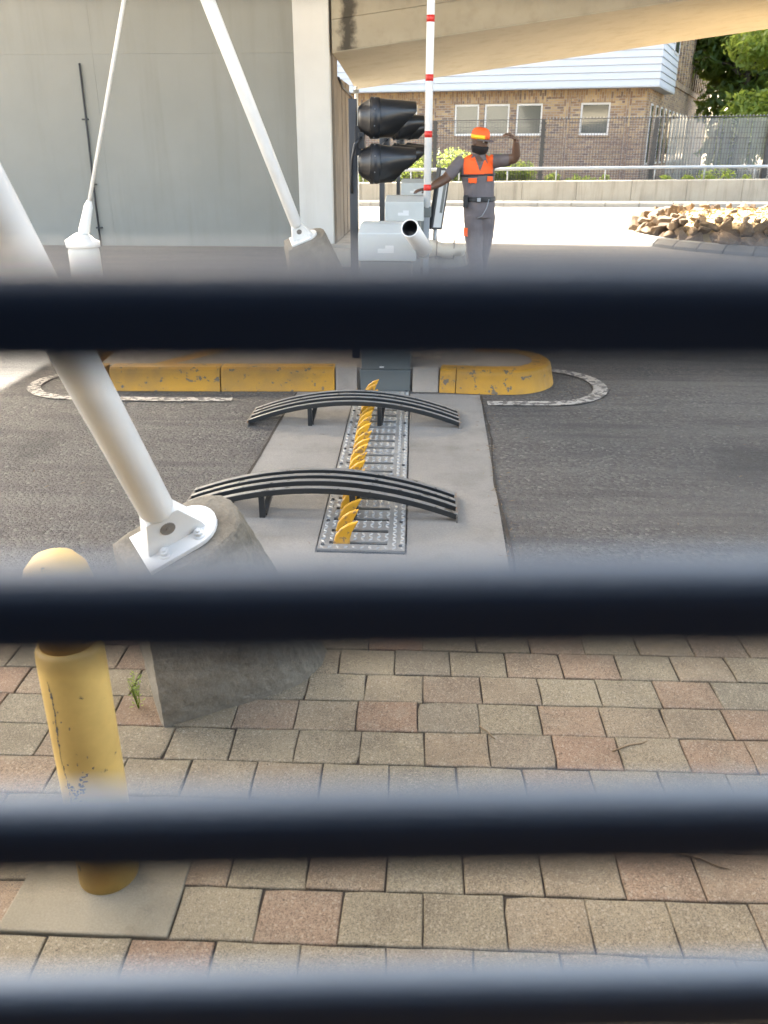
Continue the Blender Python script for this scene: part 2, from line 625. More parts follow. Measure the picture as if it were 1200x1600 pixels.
foot_poly = [(-.68, 2.12), (-.52, 2.2), (-.44, 2.32), (-.44, 2.42), (-.6, 2.4)]


def inside(p, poly):
    c = False
    for i in range(len(poly)):
        (x1, y1), (x2, y2) = poly[i], poly[i - 1]
        if (y1 > p[1]) != (y2 > p[1]) and p[0] < (x2 - x1) * (p[1] - y1) / (y2 - y1) + x1:
            c = not c
    return c


for i, vt in enumerate(row_top):
    vc = vt - PHt / 2
    off = -.086 if i % 2 == 0 else .003
    if i == 4: off = -.02
    jit = rnd.uniform(-.012, .012)
    for k in range(-10, 10):
        u = off + jit + k * PWd + PWd / 2 + .0
        x, y = pave_xy(u, vc)
        if inside((x, y), foot_poly) or (-.84 < x < -.64 and 1.3 < y < 1.5):
            continue
        src = rnd.randrange(9)
        if src not in first:
            o = variants[src]
            first.add(src)
        else:
            o = bpy.data.objects.new('paver', variants[src].data)
            COL.objects.link(o)
            o.parent = pave
        o.location = (x, y, rnd.uniform(-.0016, .001))
        o.rotation_euler = (rnd.uniform(-.006, .006), rnd.uniform(-.006, .006), PA + rnd.uniform(-.008, .008) + (math.pi if rnd.random() < .5 else 0))
for k, o in enumerate(variants):
    if k not in first:
        o.parent = pave
# pavement farther out: pavers joined
far = MB()
for i in range(-2, 24):
    vt = 2.677 - PHt * i
    if i < 0: continue
    for k in range(-44, 44):
        if -10 <= k < 10 and i < 13: continue
        x, y = pave_xy((-.086 if i % 2 == 0 else .003) + k * PWd + PWd / 2, vt - PHt / 2)
        if abs(x) > 7 or y < -.6: continue
        far.box(x - PWd / 2 + .003, x + PWd / 2 - .003, y - PHt / 2 + .003, y + PHt / 2 - .003, -.02, -.001)
fo = far.build('outer_paver', 'paver', pave)
fo['kind'] = 'stuff'
# concrete pad around the bollard foot
x0, y0 = pave_xy(-.905, 1.262)
struct(bev(MB().prism([pave_xy(*p) for p in ((-.927, 1.259), (-.551, 1.256), (-.549, 1.534), (-.915, 1.538))], -.02, .005).build('concrete_pad', 'pad'), .004))

# concrete strip across the lane with expansion joints
ks = lambda y: -.026 * (y - 4.2)
strip = struct(MB().prism([(-.937, 2.7), (-.508 + ks(2.7), 2.7), (-.508 + ks(5.58), 5.58), (-.937, 5.58)], -.02, .005)
               .prism([(-.122 + ks(2.7), 2.7), (.322, 2.7), (.322, 5.58), (-.122 + ks(5.58), 5.58)], -.02, .005)
               .prism([(-.5075 + ks(2.7), 2.7), (-.1225 + ks(2.7), 2.7), (-.1225 + ks(3.1), 3.1), (-.5075 + ks(3.1), 3.1)], -.02, .0045).build('concrete_strip', 'slab'))
j = MB()
for xx in (-.945, .333):
    pts = [(xx + rnd.uniform(-.004, .004) + (.02 if xx > 0 else 0) * math.sin(i * .5) * .5, 2.7 + i * .13) for i in range(23)]
    for a, b in zip(pts[:-1], pts[1:]):
        w = rnd.uniform(.004, .008)
        j.add([(a[0] - w, a[1], .0065), (a[0] + w, a[1], .0065), (b[0] + w, b[1], .0065), (b[0] - w, b[1], .0065)], [(0, 1, 2, 3)])
struct(j.build('expansion_joint', 'joint'))

# painted white loops round the island noses
def ribbon(m, pts, w, z):
    L, Rr = [], []
    for i, p in enumerate(pts):
        a = V(pts[max(i - 1, 0)]); b = V(pts[min(i + 1, len(pts) - 1)])
        d = (b - a).normalized()
        n = V((-d.y, d.x))
        L.append((p[0] + n.x * w, p[1] + n.y * w, z)); Rr.append((p[0] - n.x * w, p[1] - n.y * w, z))
    k = len(pts)
    m.add(L + Rr, [(i, i + 1, k + i + 1, k + i) for i in range(k - 1)])


wl_ = MB()
arc = [(.36, 5.375), (.6, 5.385), (.78, 5.395)] + [(.78 + .4 * math.sin(a), 5.86 - .465 * math.cos(a)) for a in [math.pi * i / 14 for i in range(1, 15)]] + [(.5, 6.33)]
ribbon(wl_, arc, .05, .008)
arc = [(-1.35, 5.36), (-1.8, 5.335), (-2.2, 5.335)] + [(-2.45 - .4 * math.sin(a), 5.73 - .39 * math.cos(a)) for a in [math.pi * i / 14 for i in range(0, 15)]] + [(-2.2, 6.13)]
ribbon(wl_, arc, .045, .008)
struct(wl_.build('white_line', 'whiteline'))

# ------------------------------------------------------------------ traffic islands
def kerb_run(pts, h=.16, flare=.035, top=.13):
    """kerb extruded along ground outline pts (outer foot), inward normal to the left"""
    m = MB()
    rings = []
    for i, p in enumerate(pts):
        a = V(pts[max(i - 1, 0)]); b = V(pts[min(i + 1, len(pts) - 1)])
        d = (b - a).normalized()
        n = V((-d.y, d.x))
        P = lambda k, z: (p[0] + n.x * k, p[1] + n.y * k, z)
        rings.append([P(0, 0), P(flare * .75, h - .035), P(flare, h - .012), P(flare + .018, h), P(flare + top, h + .001), P(flare + top, -.0)])
    m.loft(rings, True, 0, False)
    return m


isl = struct(MB().prism([(-2.36, 5.72), (-2.25, 5.64), (.42, 5.73), (.6, 5.76), (.76, 5.95), (.76, 6.05), (.6, 6.25), (-2.25, 6.4), (-2.4, 6.2)], -.02, .157).build('traffic_island', 'island'))
def chain(pts, n):
    out = []
    for a, b in zip(pts[:-1], pts[1:]):
        for i in range(n):
            out.append((a[0] + (b[0] - a[0]) * i / n, a[1] + (b[1] - a[1]) * i / n))
    return out + [pts[-1]]
bev(kerb_run([(-2.25, 5.535), (-1.482, 5.573)]).build('kerb_stone', 'yellowkerb', isl), .004)
bev(kerb_run([(-1.474, 5.574), (-.685, 5.618)]).build('kerb_stone', 'yellowkerb', isl), .004)
bev(kerb_run([(-.677, 5.62), (-.53, 5.635)], flare=.05).build('kerb_stone', 'island', isl), .004)
bev(kerb_run([(-.145, 5.64), (.035, 5.64)], flare=.05).build('kerb_stone', 'island', isl), .004)
bev(kerb_run([(.04, 5.635), (.15, 5.622)]).build('kerb_stone', 'yellowkerb', isl), .004)
nose = [(.155, 5.62), (.3, 5.608), (.42, 5.603)] + [(.5 + .37 * math.sin(a), 6.0 - .395 * math.cos(a)) for a in [math.pi * i / 18 for i in range(1, 19)]] + [(.3, 6.4)]
bev(kerb_run(nose).build('kerb_stone', 'yellowkerb', isl), .004)
nose = [(-2.2, 6.45)] + [(-2.3 - .42 * math.sin(a), 5.97 + .43 * math.cos(a)) for a in [math.pi * i / 14 for i in range(0, 15)]]
bev(kerb_run(nose).build('kerb_stone', 'yellowkerb', isl), .004)
bev(kerb_run([(.3, 6.41), (-2.2, 6.46)]).build('kerb_stone', 'island', isl), .004)
# yellow painted band on the island top
MB().add([(-1.98, 5.70, .1605), (-1.84, 5.70, .1605), (-1.45, 6.32, .1605), (-1.62, 6.34, .1605)], [(0, 1, 2, 3)]).build('painted_band', 'yellowkerb', isl)

for yy in (8.5, 12.25):
    s2 = struct(MB().prism([(-1.9, yy + .12), (.2, yy + .1), (.36, yy + .3), (.36, yy + .6), (.2, yy + .8), (-1.9, yy + .8)], -.02, .19).build('traffic_island', 'paleconc'))
    nn = [(-2.0, yy), (-1.6, yy), (-.1, yy)] + [(.2 + .26 * math.sin(a), yy + .45 - .45 * math.cos(a)) for a in [math.pi * i / 12 for i in range(0, 13)]] + [(-2.0, yy + .9)]
    bev(kerb_run(nn, h=.24, flare=.07).build('kerb_stone', 'paleconc' if yy > 10 else 'yellowkerb', s2), .004)

# ------------------------------------------------------------------ added overhead shade deck, abutment, pillar, girder
struct(MB().box(-6.6, 12, 11.25, 21.2, 6.4, 7.5).build('shade_deck', 'deck'))  # unseen, added for shade; left edge cut to admit a sun patch
struct(MB().box(-13, 12, 4.2, 11.247, 6.4, 7.5).build('shade_deck', 'deck'))  # near edge cut back so sky light reaches the pavers
struct(bev(MB().box(-13, 12, -1.0, -.4, 6.4, 6.8).build('edge_beam', 'whitepaint'), .02))

wall = thing('abutment_wall', (-7, 14.9, 0), 'tall smooth grey green concrete wall on the left behind the white struts', 'wall')
m = MB()
xs = [-14, -11.2, -8.4, -5.6, -2.23]
for a, b in zip(xs[:-1], xs[1:]):
    for z0, z1 in ((-.05, 2.95), (2.952, 6.4)):
        MB().box(a + .001, b - .001, 14.9, 15.6, z0, z1).build('wall_panel', 'wall', wall)
MB().box(-14, -2.23, 14.93, 15.55, -.04, 6.39).build('wall_core', 'wall', wall)
cd = thing('wall_conduit', (-5.85, 14.87, 0), 'thin dark vertical conduit clipped to the grey wall', 'conduit')
MB().path([(-5.83, 14.88, 2.82), (-5.84, 14.875, 1.8), (-5.86, 14.875, .8), (-5.86, 14.87, 0)], .017, 8).build('pipe', 'darksteel', cd)
for z in (2.0, 1.0, .3):
    MB().box(-5.9, -5.8, 14.85, 14.9, z - .012, z + .012).build('clip', 'darksteel', cd)

pil = thing('bridge_pillar', (-1.97, 14.6, 0), 'pale square concrete bridge pillar at the end of the grey wall', 'pillar')
bev(MB().box(-2.245, -1.70, 14.3, 14.95, -.02, 6.4).build('shaft', 'pillar', pil), .015)
bev(MB().box(-1.70, -1.655, 14.45, 14.95, -.02, 6.4).build('edge_strip', 'brown', pil), .006)
pier = thing('side_wall', (-1.7, 16, 0), 'brown stained concrete side wall running back beside the pale pillar', 'wall')
xa = [14.96, 15.6, 16.25, 16.95]
for a, b in zip(xa[:-1], xa[1:]):
    MB().prism([(-1.85, a + .003), (-1.655, a + .003), (-1.665, b - .003), (-1.85, b - .003)], -.02, 2.62).build('wall_panel', 'brown', pier)
MB().path([(-1.64, 14.98, 2.6), (-1.635, 15.6, 2.5), (-1.63, 16.4, 2.47), (-1.62, 16.9, 2.42), (-1.6, 17.0, 2.2)], .02, 8).build('cable', 'blackplastic', pier)
st = thing('perforated_post', (-1.66, 17.05, 0), 'white perforated steel upright beside the brown side wall', 'post')
mm = MB()
mm.box(-1.72, -1.70, 17.04, 17.06, -.02, 2.2).box(-1.64, -1.62, 17.04, 17.06, -.02, 2.2)
for k in range(34):
    z = .02 + k * .064
    mm.box(-1.70, -1.64, 17.04, 17.06, z, z + .034)
mm.build('strip', 'white', st)
MB().box(-1.72, -1.62, 17.09, 17.1, -.02, 2.2).build('backing', 'black', st)
dp = thing('white_downpipe', (-1.56, 17.2, 0), 'thin white vertical pipe just behind the nearest traffic light post', 'pipe')
MB().cyl((-1.56, 17.2, 0), (-1.56, 17.2, 2.62), .032, 10).build('pipe', 'white', dp)
MB().box(-1.61, -1.51, 17.15, 17.25, 2.5, 2.56).build('bracket', 'rail', dp)
step = struct(bev(MB().box(-1.65, -1.2, 13.4, 16.9, -.02, .14).build('concrete_step', 'paleconc'), .02))

# ramp girder sloping up to the right
SL = .124
gir = thing('ramp_girder', (0, 14.3, 3.1), 'sloping cream concrete bridge girder across the top of the scene', 'bridge')
zf = lambda x: 2.905 + SL * (x + 1.646)
zb = lambda x: 2.63 + .127 * (x + 1.66)
xs = [-1.655 + i * (14.0 / 12) for i in range(13)]
rings = [[(x, 14.3, zf(x)), (x, 14.3, zf(x) + .427)] for x in xs]
MB().loft([[(x, 14.3, zf(x)), (x, 14.3, zf(x) + .422), (x, 14.9, zf(x) + .422), (x, 14.9, zf(x) + .01)] for x in xs], True, 0, False).build('lower_beam', 'beam', gir)
MB().loft([[(x, 14.313, zf(x) + .43), (x, 14.313, zf(x) + 1.9), (x, 15.0, zf(x) + 1.9), (x, 15.0, zf(x) + .43)] for x in xs], True, 0, False).build('upper_beam', 'beam', gir)
MB().loft([[(x, 14.32, zf(x) - .012), (x, 15.5, zf(x) * .7 + zb(x) * .3), (x, 17.0, zf(x) * .32 + zb(x) * .68), (x, 18.1, zb(x) - .01), (x, 18.3, zb(x)), (x, 18.3, zb(x) + .9), (x, 15.02, zb(x) + .9), (x, 14.92, zf(x) + .2), (x, 14.32, zf(x) + .004)] for x in xs], True, 0, False).build('soffit', 'soffit', gir)
# damp stain near the pillar
# ------------------------------------------------------------------ beyond: kerb, pavement, low wall, rail, fence, bank
UP = .0105
zz = lambda x: UP * (x - 0.3)
fk = struct(MB().box(-60, 60, 26.36, 27.3, -.03, .1).build('far_pavement', 'kerbstone'))
for i in range(-14, 40):
    x = -8 + i * .98 + 7
    MB().add([(x + .01, 26.2, -.02), (x + .97, 26.2, -.02), (x + .97, 26.2, .1 + .0), (x + .01, 26.2, .1), (x + .01, 26.25, .15), (x + .97, 26.25, .15), (x + .97, 26.4, .15), (x + .01, 26.4, .15), (x + .01, 26.4, -.02), (x + .97, 26.4, -.02)],
             [(0, 1, 2, 3), (3, 2, 5, 4), (4, 5, 6, 7), (7, 6, 9, 8), (0, 3, 4, 7, 8), (1, 9, 6, 5, 2)]).build('kerb_stone', 'kerbstone', fk)
struct(MB().box(-60, 60, 27.35, 140, -.03, .5).build('raised_garden_ground', 'soil'))
lw = thing('low_concrete_wall', (3, 27, 0), 'long low weathered concrete wall along the far side of the road', 'wall')
for i in range(-10, 12):
    x = .9 + i * 1.62
    a, b = zz(x), zz(x + 1.61)
    MB().loft([[(xx, 27.0, -.02), (xx, 27.02, .62 + z), (xx, 27.05, .645 + z), (xx, 27.3, .645 + z), (xx, 27.32, -.02)] for xx, z in ((x + .006, a), (x + 1.614, b))], True, 0, False).build('wall_section', 'paleconc', lw)
gr = thing('guard_rail', (3, 27.17, .64), 'galvanised tubular hand rail on top of the low concrete wall', 'railing')
MB().path([(x, 27.17, .985 + zz(x)) for x in (-15.3, 0, 17.5)], .045, 10).build('rail', 'rail', gr)
for i in range(-9, 11):
    x = .62 + i * 1.45
    MB().cyl((x, 27.17, .645 + zz(x)), (x, 27.17, .985 + zz(x)), .02, 8).build('post', 'rail', gr)

fe = thing('mesh_fence', (3, 28, .5), 'tall dark wire mesh security fence behind the low wall', 'fence')
TOP = lambda x: 2.325 + .0125 * (x + .2)
px_ = [-13.5, -10.15, -6.8, -3.45, -.13, 3.14, 6.5, 9.9, 13.3, 16.7]
for x in px_:
    po = MB().box(x - .06, x + .06, 28.0, 28.1, .45, TOP(x) + .0).build('post', 'darksteel', fe)
    for k in range(9):
        z = .8 + k * .18
        MB().box(x - .075, x + .075, 27.985, 28.01, z, z + .05).build('clamp', 'darksteel', po)
for a, b in zip(px_[:-1], px_[1:]):
    m = MB()
    nn = int((b - a) / .085)
    for k in range(1, nn):
        x = a + (b - a) * k / nn
        m.box(x - .0055, x + .0055, 28.04, 28.05, .5, TOP(x) + .03)
    for k in range(13):
        z = .55 + k * .145
        if z > TOP(a): break
        m.box(a, b, 28.05, 28.058, z, z + .008)
    m.loft([[(x, 28.035, TOP(x)), (x, 28.035, TOP(x) + .02), (x, 28.06, TOP(x) + .02), (x, 28.06, TOP(x))] for x in (a, b)], True, 0, False)
    q = m.build('wire_panel', 'mesh', fe)
    q['kind'] = 'stuff'
m = MB()
for i in range(130):
    x = 3.2 + i * .1
    m.add([(x, 28.045, TOP(x) + .01), (x + .05, 28.045, TOP(x) + .01), (x + .03, 28.03, TOP(x) + .07), (x + .02, 28.05, TOP(x) + .01)], [(0, 1, 2), (0, 2, 3), (1, 3, 2)])
q = m.build('spike_strip', 'rail', fe); q['kind'] = 'stuff'
# shade cloth tied to the right-hand panels
cm = MB()
n1, n2 = 60, 6
rows = []
for jz in range(n2 + 1):
    rows.append([(6.95 + i * .16, 28.12 + .02 * math.sin(i * 1.1) + .015 * mnoise.noise(V((i * .3, jz, 0))), .62 + (TOP(7 + i * .16) - .62 - .03) * jz / n2) for i in range(n1)])
cm.loft(rows, False, 0, True, closed=False)
sc_ = tag(cm.build('shade_cloth', 'cloth', None, (9, 28.12, .6)), 'pale translucent shade netting tied behind the right end of the wire fence', 'netting')
MB().box(6.95, 16.4, 28.105, 28.115, 1.85, 1.87).build('seam', 'darksteel', sc_)

# ------------------------------------------------------------------ brick building
CB = V((7.6, 33, 0)); UB = V((-.97, .242, 0)).normalized(); VB = V((.342, .94, 0)).normalized()
bl = thing('brick_building', (7.6, 33, .5), 'long brick office building with white clad overhanging upper floor', 'building')
P3 = lambda s, v, z: CB + UB * s + VB * v + V((0, 0, z))
NB = V((-.242, -.97, 0)).normalized()      # outward normal of the front
NS = V((.94, -.342, 0)).normalized()       # outward normal of the side


def bbox(m, s0, s1, v0, v1, z0, z1, mi=0):
    vs = [P3(s, v, z) for z in (z0, z1) for s, v in ((s0, v0), (s1, v0), (s1, v1), (s0, v1))]
    return m.add(vs, [(0, 3, 2, 1), (4, 5, 6, 7), (0, 1, 5, 4), (1, 2, 6, 5), (2, 3, 7, 6), (3, 0, 4, 7)], mi)


# front wall with window openings
wins = [(2.75, 1.68), (5.11, 4.13), (6.32, 5.36), (7.48, 6.52), (9.91, 8.95), (12.3, 11.3), (13.6, 12.6)]
wz0, wz1 = 2.02, 3.11
m = MB()
edges = sorted([(b, a) for a, b in wins])
cur = .45
for (a, b) in edges:
    bbox(m, cur, a, .6, .9, .4, 3.553)
    bbox(m, a, b, .6, .9, .4, wz0)
    bbox(m, a, b, .6, .9, wz1, 3.553)
    cur = b
bbox(m, cur, 24, .6, .9, .4, 3.553)
m.build('brick_front', 'brick', bl)
m = MB()
for (a, b) in edges:
    bbox(m, a - .12, b + .12, .585, .62, wz1 + .02, wz1 + .25)
m.build('soldier_course', 'bricksoldier', bl)
bbox(MB(), .45, 24, .57, .62, 3.3, 3.55).build('soldier_band', 'bricksoldier', bl)
for s in (3.1, 8.2, 0.95):
    bbox(MB(), s, s + .24, .578, .62, .4, 3.29).build('brick_rib', 'bricksoldier', bl)
for (a, b) in edges:
    f = MB()
    for s0, s1, z0, z1 in ((a, b, wz0, wz0 + .07), (a, b, wz1 - .07, wz1), (a, a + .07, wz0 + .071, wz1 - .071), (b - .07, b, wz0 + .071, wz1 - .071)):
        bbox(f, s0, s1, .66, .74, z0, z1)
    fo = f.build('window', 'frame', bl)
    bbox(MB(), a + .071, b - .071, .69, .70, wz0 + .071, wz1 - .071).build('pane', 'glass', fo)
    bbox(MB(), a + .071, b - .071, .76, .77, wz0 + .071, wz1 - .071).build('tan_backing', 'tan_backing', fo)  # tan sheet added behind the glass for its beige reflection
    bbox(MB(), a - .03, b + .03, .55, .65, wz0 - .06, wz0 - .002).build('sill', 'bricksoldier', fo)
bbox(MB(), .45, 24, .95, 1.4, .4, 3.54).build('inner_wall', 'black', bl)
# side wall
m = MB()
bbox(m, .42, .75, .91, 30, .4, 4.1)
bbox(m, .42, .75, 5.0, 30, 4.1, 11)
m.build('brick_side', 'brickside', bl)
bbox(MB(), .36, .46, 5.0, 30, 4.05, 4.3).build('brick_band', 'brickside', bl)
for k in range(20):
    v = 5.6 + k * 1.15
    bbox(MB(), .33, .45, v, v + .5, 4.31, 10.9).build('brick_rib', 'brickside', bl)
for k in range(10):
    v = 1.7 + k * 1.5
    o = bbox(MB(), .40, .44, v, v + .6, 1.0, 3.1).build('window', 'frame', bl)
    bbox(MB(), .385, .42, v + .07, v + .53, 1.07, 3.03).build('pane', 'glass', o)
# clad overhang
bbox(MB(), .03, 24, .03, 5.0, 3.56, 8.5).build('clad_core', 'pinsteel', bl)
bbox(MB(), 0.0, 24, 0.0, 5.0, 3.545, 3.575).build('soffit_board', 'siding', bl)
for k in range(16):
    z = 3.58 + k * .225
    mm = MB()
    p = [P3(-.0, -.012, z), P3(24, -.012, z), P3(24, .03, z), P3(0, .03, z), P3(0, .012, z + .212), P3(24, .012, z + .212), P3(24, .03, z + .212), P3(0, .03, z + .212)]
    mm.add(p, [(0, 3, 2, 1), (4, 5, 6, 7), (0, 1, 5, 4), (1, 2, 6, 5), (2, 3, 7, 6), (3, 0, 4, 7)])
    mm.build('siding_board', 'siding', bl)
    mm = MB()
    p = [P3(-.012, 0.0, z), P3(.03, .0, z), P3(.03, 5, z), P3(-.012, 5, z), P3(.012, .0, z + .212), P3(.03, .0, z + .212), P3(.03, 5, z + .212), P3(.012, 5, z + .212)]
    mm.add(p, [(0, 3, 2, 1), (4, 5, 6, 7), (0, 1, 5, 4), (1, 2, 6, 5), (2, 3, 7, 6), (3, 0, 4, 7)])
    mm.build('siding_board', 'siding', bl)
o = bbox(MB(), -.02, .0, 3.2, 4.6, 4.85, 6.2).build('window', 'frame', bl)
bbox(MB(), -.03, -.018, 3.3, 4.5, 4.93, 6.1).build('pane', 'glass', o)
bbox(MB(), .8, 24, 5.0, 30, .4, 10.9).build('building_mass', 'brickside', bl)

# ------------------------------------------------------------------ trees and plants
def leaves(m, blobs, n, size, seed, squash=.75):
    r = np.random.default_rng(seed)
    w = np.array([b[3] ** 2 for b in blobs]); w = w / w.sum()
    which = r.choice(len(blobs), n, p=w)
    vs, fs = [], []
    for i in range(n):
        bx, by, bz, br = blobs[which[i]]
        d = r.normal(size=3); d /= np.linalg.norm(d)
        rad = br * (r.random() ** .35)
        if r.random() < .12: rad *= 1.18
        c = np.array([bx, by, bz]) + d * rad * np.array([1, 1, squash])
        a = r.normal(size=3) * .6 + d * .35 + np.array([0, 0, .5]); a /= np.linalg.norm(a)
        t = np.cross(a, r.normal(size=3)); t /= np.linalg.norm(t)
        b = np.cross(a, t)
        s = size * r.uniform(.6, 1.35)
        base = len(vs)
        vs += [tuple(c - t * s), tuple(c + b * s * .42 - a * s * .12), tuple(c + t * s), tuple(c - b * s * .42 - a * s * .12)]
        fs += [(base, base + 1, base + 2), (base, base + 2, base + 3)]
    m.add(vs, fs)


def tree(name, x, y, z, h, blobs, n, size, leafm, seed, label, group=None):
    t = thing(name, (x, y, z), label, 'tree', group)
    r = random.Random(seed)
    tr = MB()
    tr.path([(x, y, z - .1), (x + .1, y, z + h * .25), (x + r.uniform(-.3, .3), y + .1, z + h * .55), (x + r.uniform(-.4, .4), y, z + h * .8)], [.028 * h, .022 * h, .014 * h, .004 * h], 9)
    for b in blobs:
        s = V((x, y, z + h * r.uniform(.25, .5)))
        e = V(b[:3])
        mid = (s + e) / 2 + V((0, 0, .3))
        tr.path([s, mid, e], [.012 * h, .008 * h, .002 * h], 6)
    tr.build('trunk', 'trunk', t)
    m = MB()
    leaves(m, blobs, n, size, seed)
    m.build('crown', leafm, t)
    return t


def blobset(x, y, z, w, h, n, seed, rr):
    r = random.Random(seed)
    out = []
    while len(out) < n:
        a, b, c = r.uniform(-1, 1), r.uniform(-1, 1), r.uniform(-1, 1)
        if a * a + b * b + c * c <= 1:
            out.append((x + a * w, y + b * w * .7, z + c * h, r.uniform(rr * .6, rr * 1.1)))
    return out


tree('broadleaf_tree', 15.3, 38, .5, 8.5, blobset(15.0, 37.6, 4.8, 3.4, 3.8, 30, 5, 1.3), 24000, .17, 'leaf', 5, 'bright yellow green leafy tree behind the netted fence on the right')
tree('dark_tree', 14.7, 46, .5, 10, blobset(15.4, 47.5, 5.6, 2.6, 5.0, 22, 9, 1.6), 12000, .22, 'leafdark', 9, 'dark green shaded tree between the brick building and the bright tree')
tree('rear_tree', 24.5, 47, .5, 12, blobset(24.5, 47, 7, 5, 5, 22, 12, 2.0), 7000, .24, 'leafdark', 12, 'large dark tree at the far right behind the bright leafy tree')


def hedge(x0, x1, y, h, n, size, seed, label, lm='leafhedge'):
    r = random.Random(seed)
    bl_ = []
    k = int((x1 - x0) / .3)
    for i in range(k):
        hh = h * r.uniform(.6, 1.1)
        bl_.append((x0 + (x1 - x0) * (i + .5) / k + r.uniform(-.1, .1), y + r.uniform(-.2, .2), .5 + hh * .5, hh * .5))
    t = thing('shrub', ((x0 + x1) / 2, y, .5), label, 'shrub', None)
    st = MB()
    for b in bl_:
        st.path([(b[0], b[1], .45), (b[0] + r.uniform(-.1, .1), b[1], b[2] + b[3] * .6)], [.02, .006], 5)
    st.build('stem', 'trunk', t)
    m = MB()
    leaves(m, bl_, n, size, seed, 1.0)
    m.build('foliage', lm, t)


hedge(-2.8, -.5, 28.9, 1.05, 3800, .055, 21, 'dense green shrubs behind the fence left of the guard')
hedge(.2, 1.5, 29.0, 1.0, 2400, .055, 22, 'leafy shrub just behind the fence and the guard')
hedge(1.6, 3.0, 28.9, .85, 2600, .055, 23, 'dark green shrub behind the fence right of the guard')
hedge(3.3, 5.4, 28.7, .35, 900, .05, 24, 'low straggly shrubs at the foot of the mesh fence')
for k, (x, h) in enumerate(((6.9, .32), (7.55, .38), (8.1, .5), (8.6, .62), (9.3, .35))):
    t = thing('sunlit_plant', (x, 27.7, .5), ['small pale weed at the left end of the netted fence', 'low bushy weed second along the netted fence', 'bright green plant left of the tallest one by the netting', 'tallest bright green plant against the netted fence', 'small bright plant at the right edge before the netting'][k], 'plant', 'sunlit plants along the netted fence')
    MB().path([(x, 27.7, .45), (x + .05, 27.7, .5 + h)], [.015, .004], 5).build('stem', 'trunk', t)
    m = MB(); leaves(m, [(x, 27.7, .5 + h * .5, h * .55), (x + .15, 27.72, .5 + h * .35, h * .4)], 170, .06, 50 + k, 1.0)
    m.build('foliage', 'leaf', t)

# ------------------------------------------------------------------ planted roundabout island with rocks
RC = V((6.75, 16.7, 0)); RK = 3.32
ri = thing('rockery_island', tuple(RC), 'round planting island edged with brown rocks beyond the guard', 'rockery')
nk = 44
for k in range(nk):
    a0 = 2 * math.pi * k / nk + .002; a1 = 2 * math.pi * (k + 1) / nk - .004
    rings = []
    for a in (a0, (a0 + a1) / 2, a1):
        c, s_ = math.cos(a), math.sin(a)
        rings.append([RC + V((c * r, s_ * r, z)) for r, z in ((RK, -.02), (RK - .03, .05), (RK - .13, .13), (RK - .26, .14), (RK - .26, -.02))])
    MB().loft(rings, True, 0, False).build('kerb_block', 'kerbdark', ri)
m = MB()
rings = []
for r, z in ((3.0, .02), (2.85, .2), (2.5, .35), (1.8, .4), (.8, .42), (.05, .43)):
    rings.append([RC + V((math.cos(2 * math.pi * i / 40) * r, math.sin(2 * math.pi * i / 40) * r, z + .03 * mnoise.noise(V((i * .7, r * 2, 0))))) for i in range(40)])
m.loft(rings, True, 0, True)
m.build('gravel_bed', 'mulch', ri)


def rock_mesh(seed):
    import bmesh
    bm = bmesh.new()
    bmesh.ops.create_icosphere(bm, subdivisions=3, radius=1)
    r = random.Random(seed)
    off = V((r.uniform(0, 50), r.uniform(0, 50), r.uniform(0, 50)))
    planes = []
    for _ in range(9):
        n = V((r.gauss(0, 1), r.gauss(0, 1), r.gauss(0, 1))).normalized()
        planes.append((n, r.uniform(.42, .8)))
    for v in bm.verts:
        p = v.co * (1 + .18 * mnoise.noise(v.co * 1.2 + off))
        for n, d in planes:
            k = p.dot(n)
            if k > d: p -= n * (k - d)
        v.co = p
    me = bpy.data.meshes.new('rock')
    bm.to_mesh(me); bm.free()
    me.materials.append(M['rock'])
    return me


rocks = [rock_mesh(200 + i) for i in range(10)]


def rock(x, y, z, s, parent=ri):
    o = bpy.data.objects.new('rock', rnd.choice(rocks))
    COL.objects.link(o)
    o.parent = parent
    o.location = V((x, y, z)) - RC
    o.scale = (s * rnd.uniform(1.1, 1.8), s * rnd.uniform(.8, 1.2), s * rnd.uniform(.7, 1.05))
    o.rotation_euler = (rnd.uniform(-.5, .5), rnd.uniform(-.5, .5), rnd.uniform(0, 6.28))


for course, (rad, z, s, n) in enumerate(((2.9, .15, .14, 72), (2.82, .26, .135, 72), (2.68, .35, .115, 72), (2.4, .44, .08, 60))):
    for i in range(n):
        a = 2 * math.pi * (i + .5 * (course % 2) + rnd.uniform(-.3, .3)) / n
        rr_ = rad + rnd.uniform(-.08, .08)
        rock(RC.x + math.cos(a) * rr_, RC.y + math.sin(a) * rr_, z + rnd.uniform(-.04, .05), s * rnd.uniform(.7, 1.25))
for i in range(36):
    a = rnd.uniform(0, 6.28); rr_ = 2.2 * math.sqrt(rnd.random())
    rock(RC.x + math.cos(a) * rr_, RC.y + math.sin(a) * rr_, .42, rnd.uniform(.03, .08))
m = MB()
for i in range(2600):
    a = rnd.uniform(0, 6.28); rr_ = 2.6 * math.sqrt(rnd.random())
    x, y = RC.x + math.cos(a) * rr_, RC.y + math.sin(a) * rr_
    z = .42 if rr_ < 1.9 else .42 - (rr_ - 1.9) * .1
    s = rnd.uniform(.015, .045)
    q = [(x + rnd.uniform(-1, 1) * s, y + rnd.uniform(-1, 1) * s, z + rnd.uniform(-.2, 1) * s) for _ in range(4)]
    m.add(q, [(0, 1, 2), (0, 2, 3), (0, 3, 1), (1, 3, 2)])
q = m.build('gravel', 'mulch', ri); q['kind'] = 'stuff'

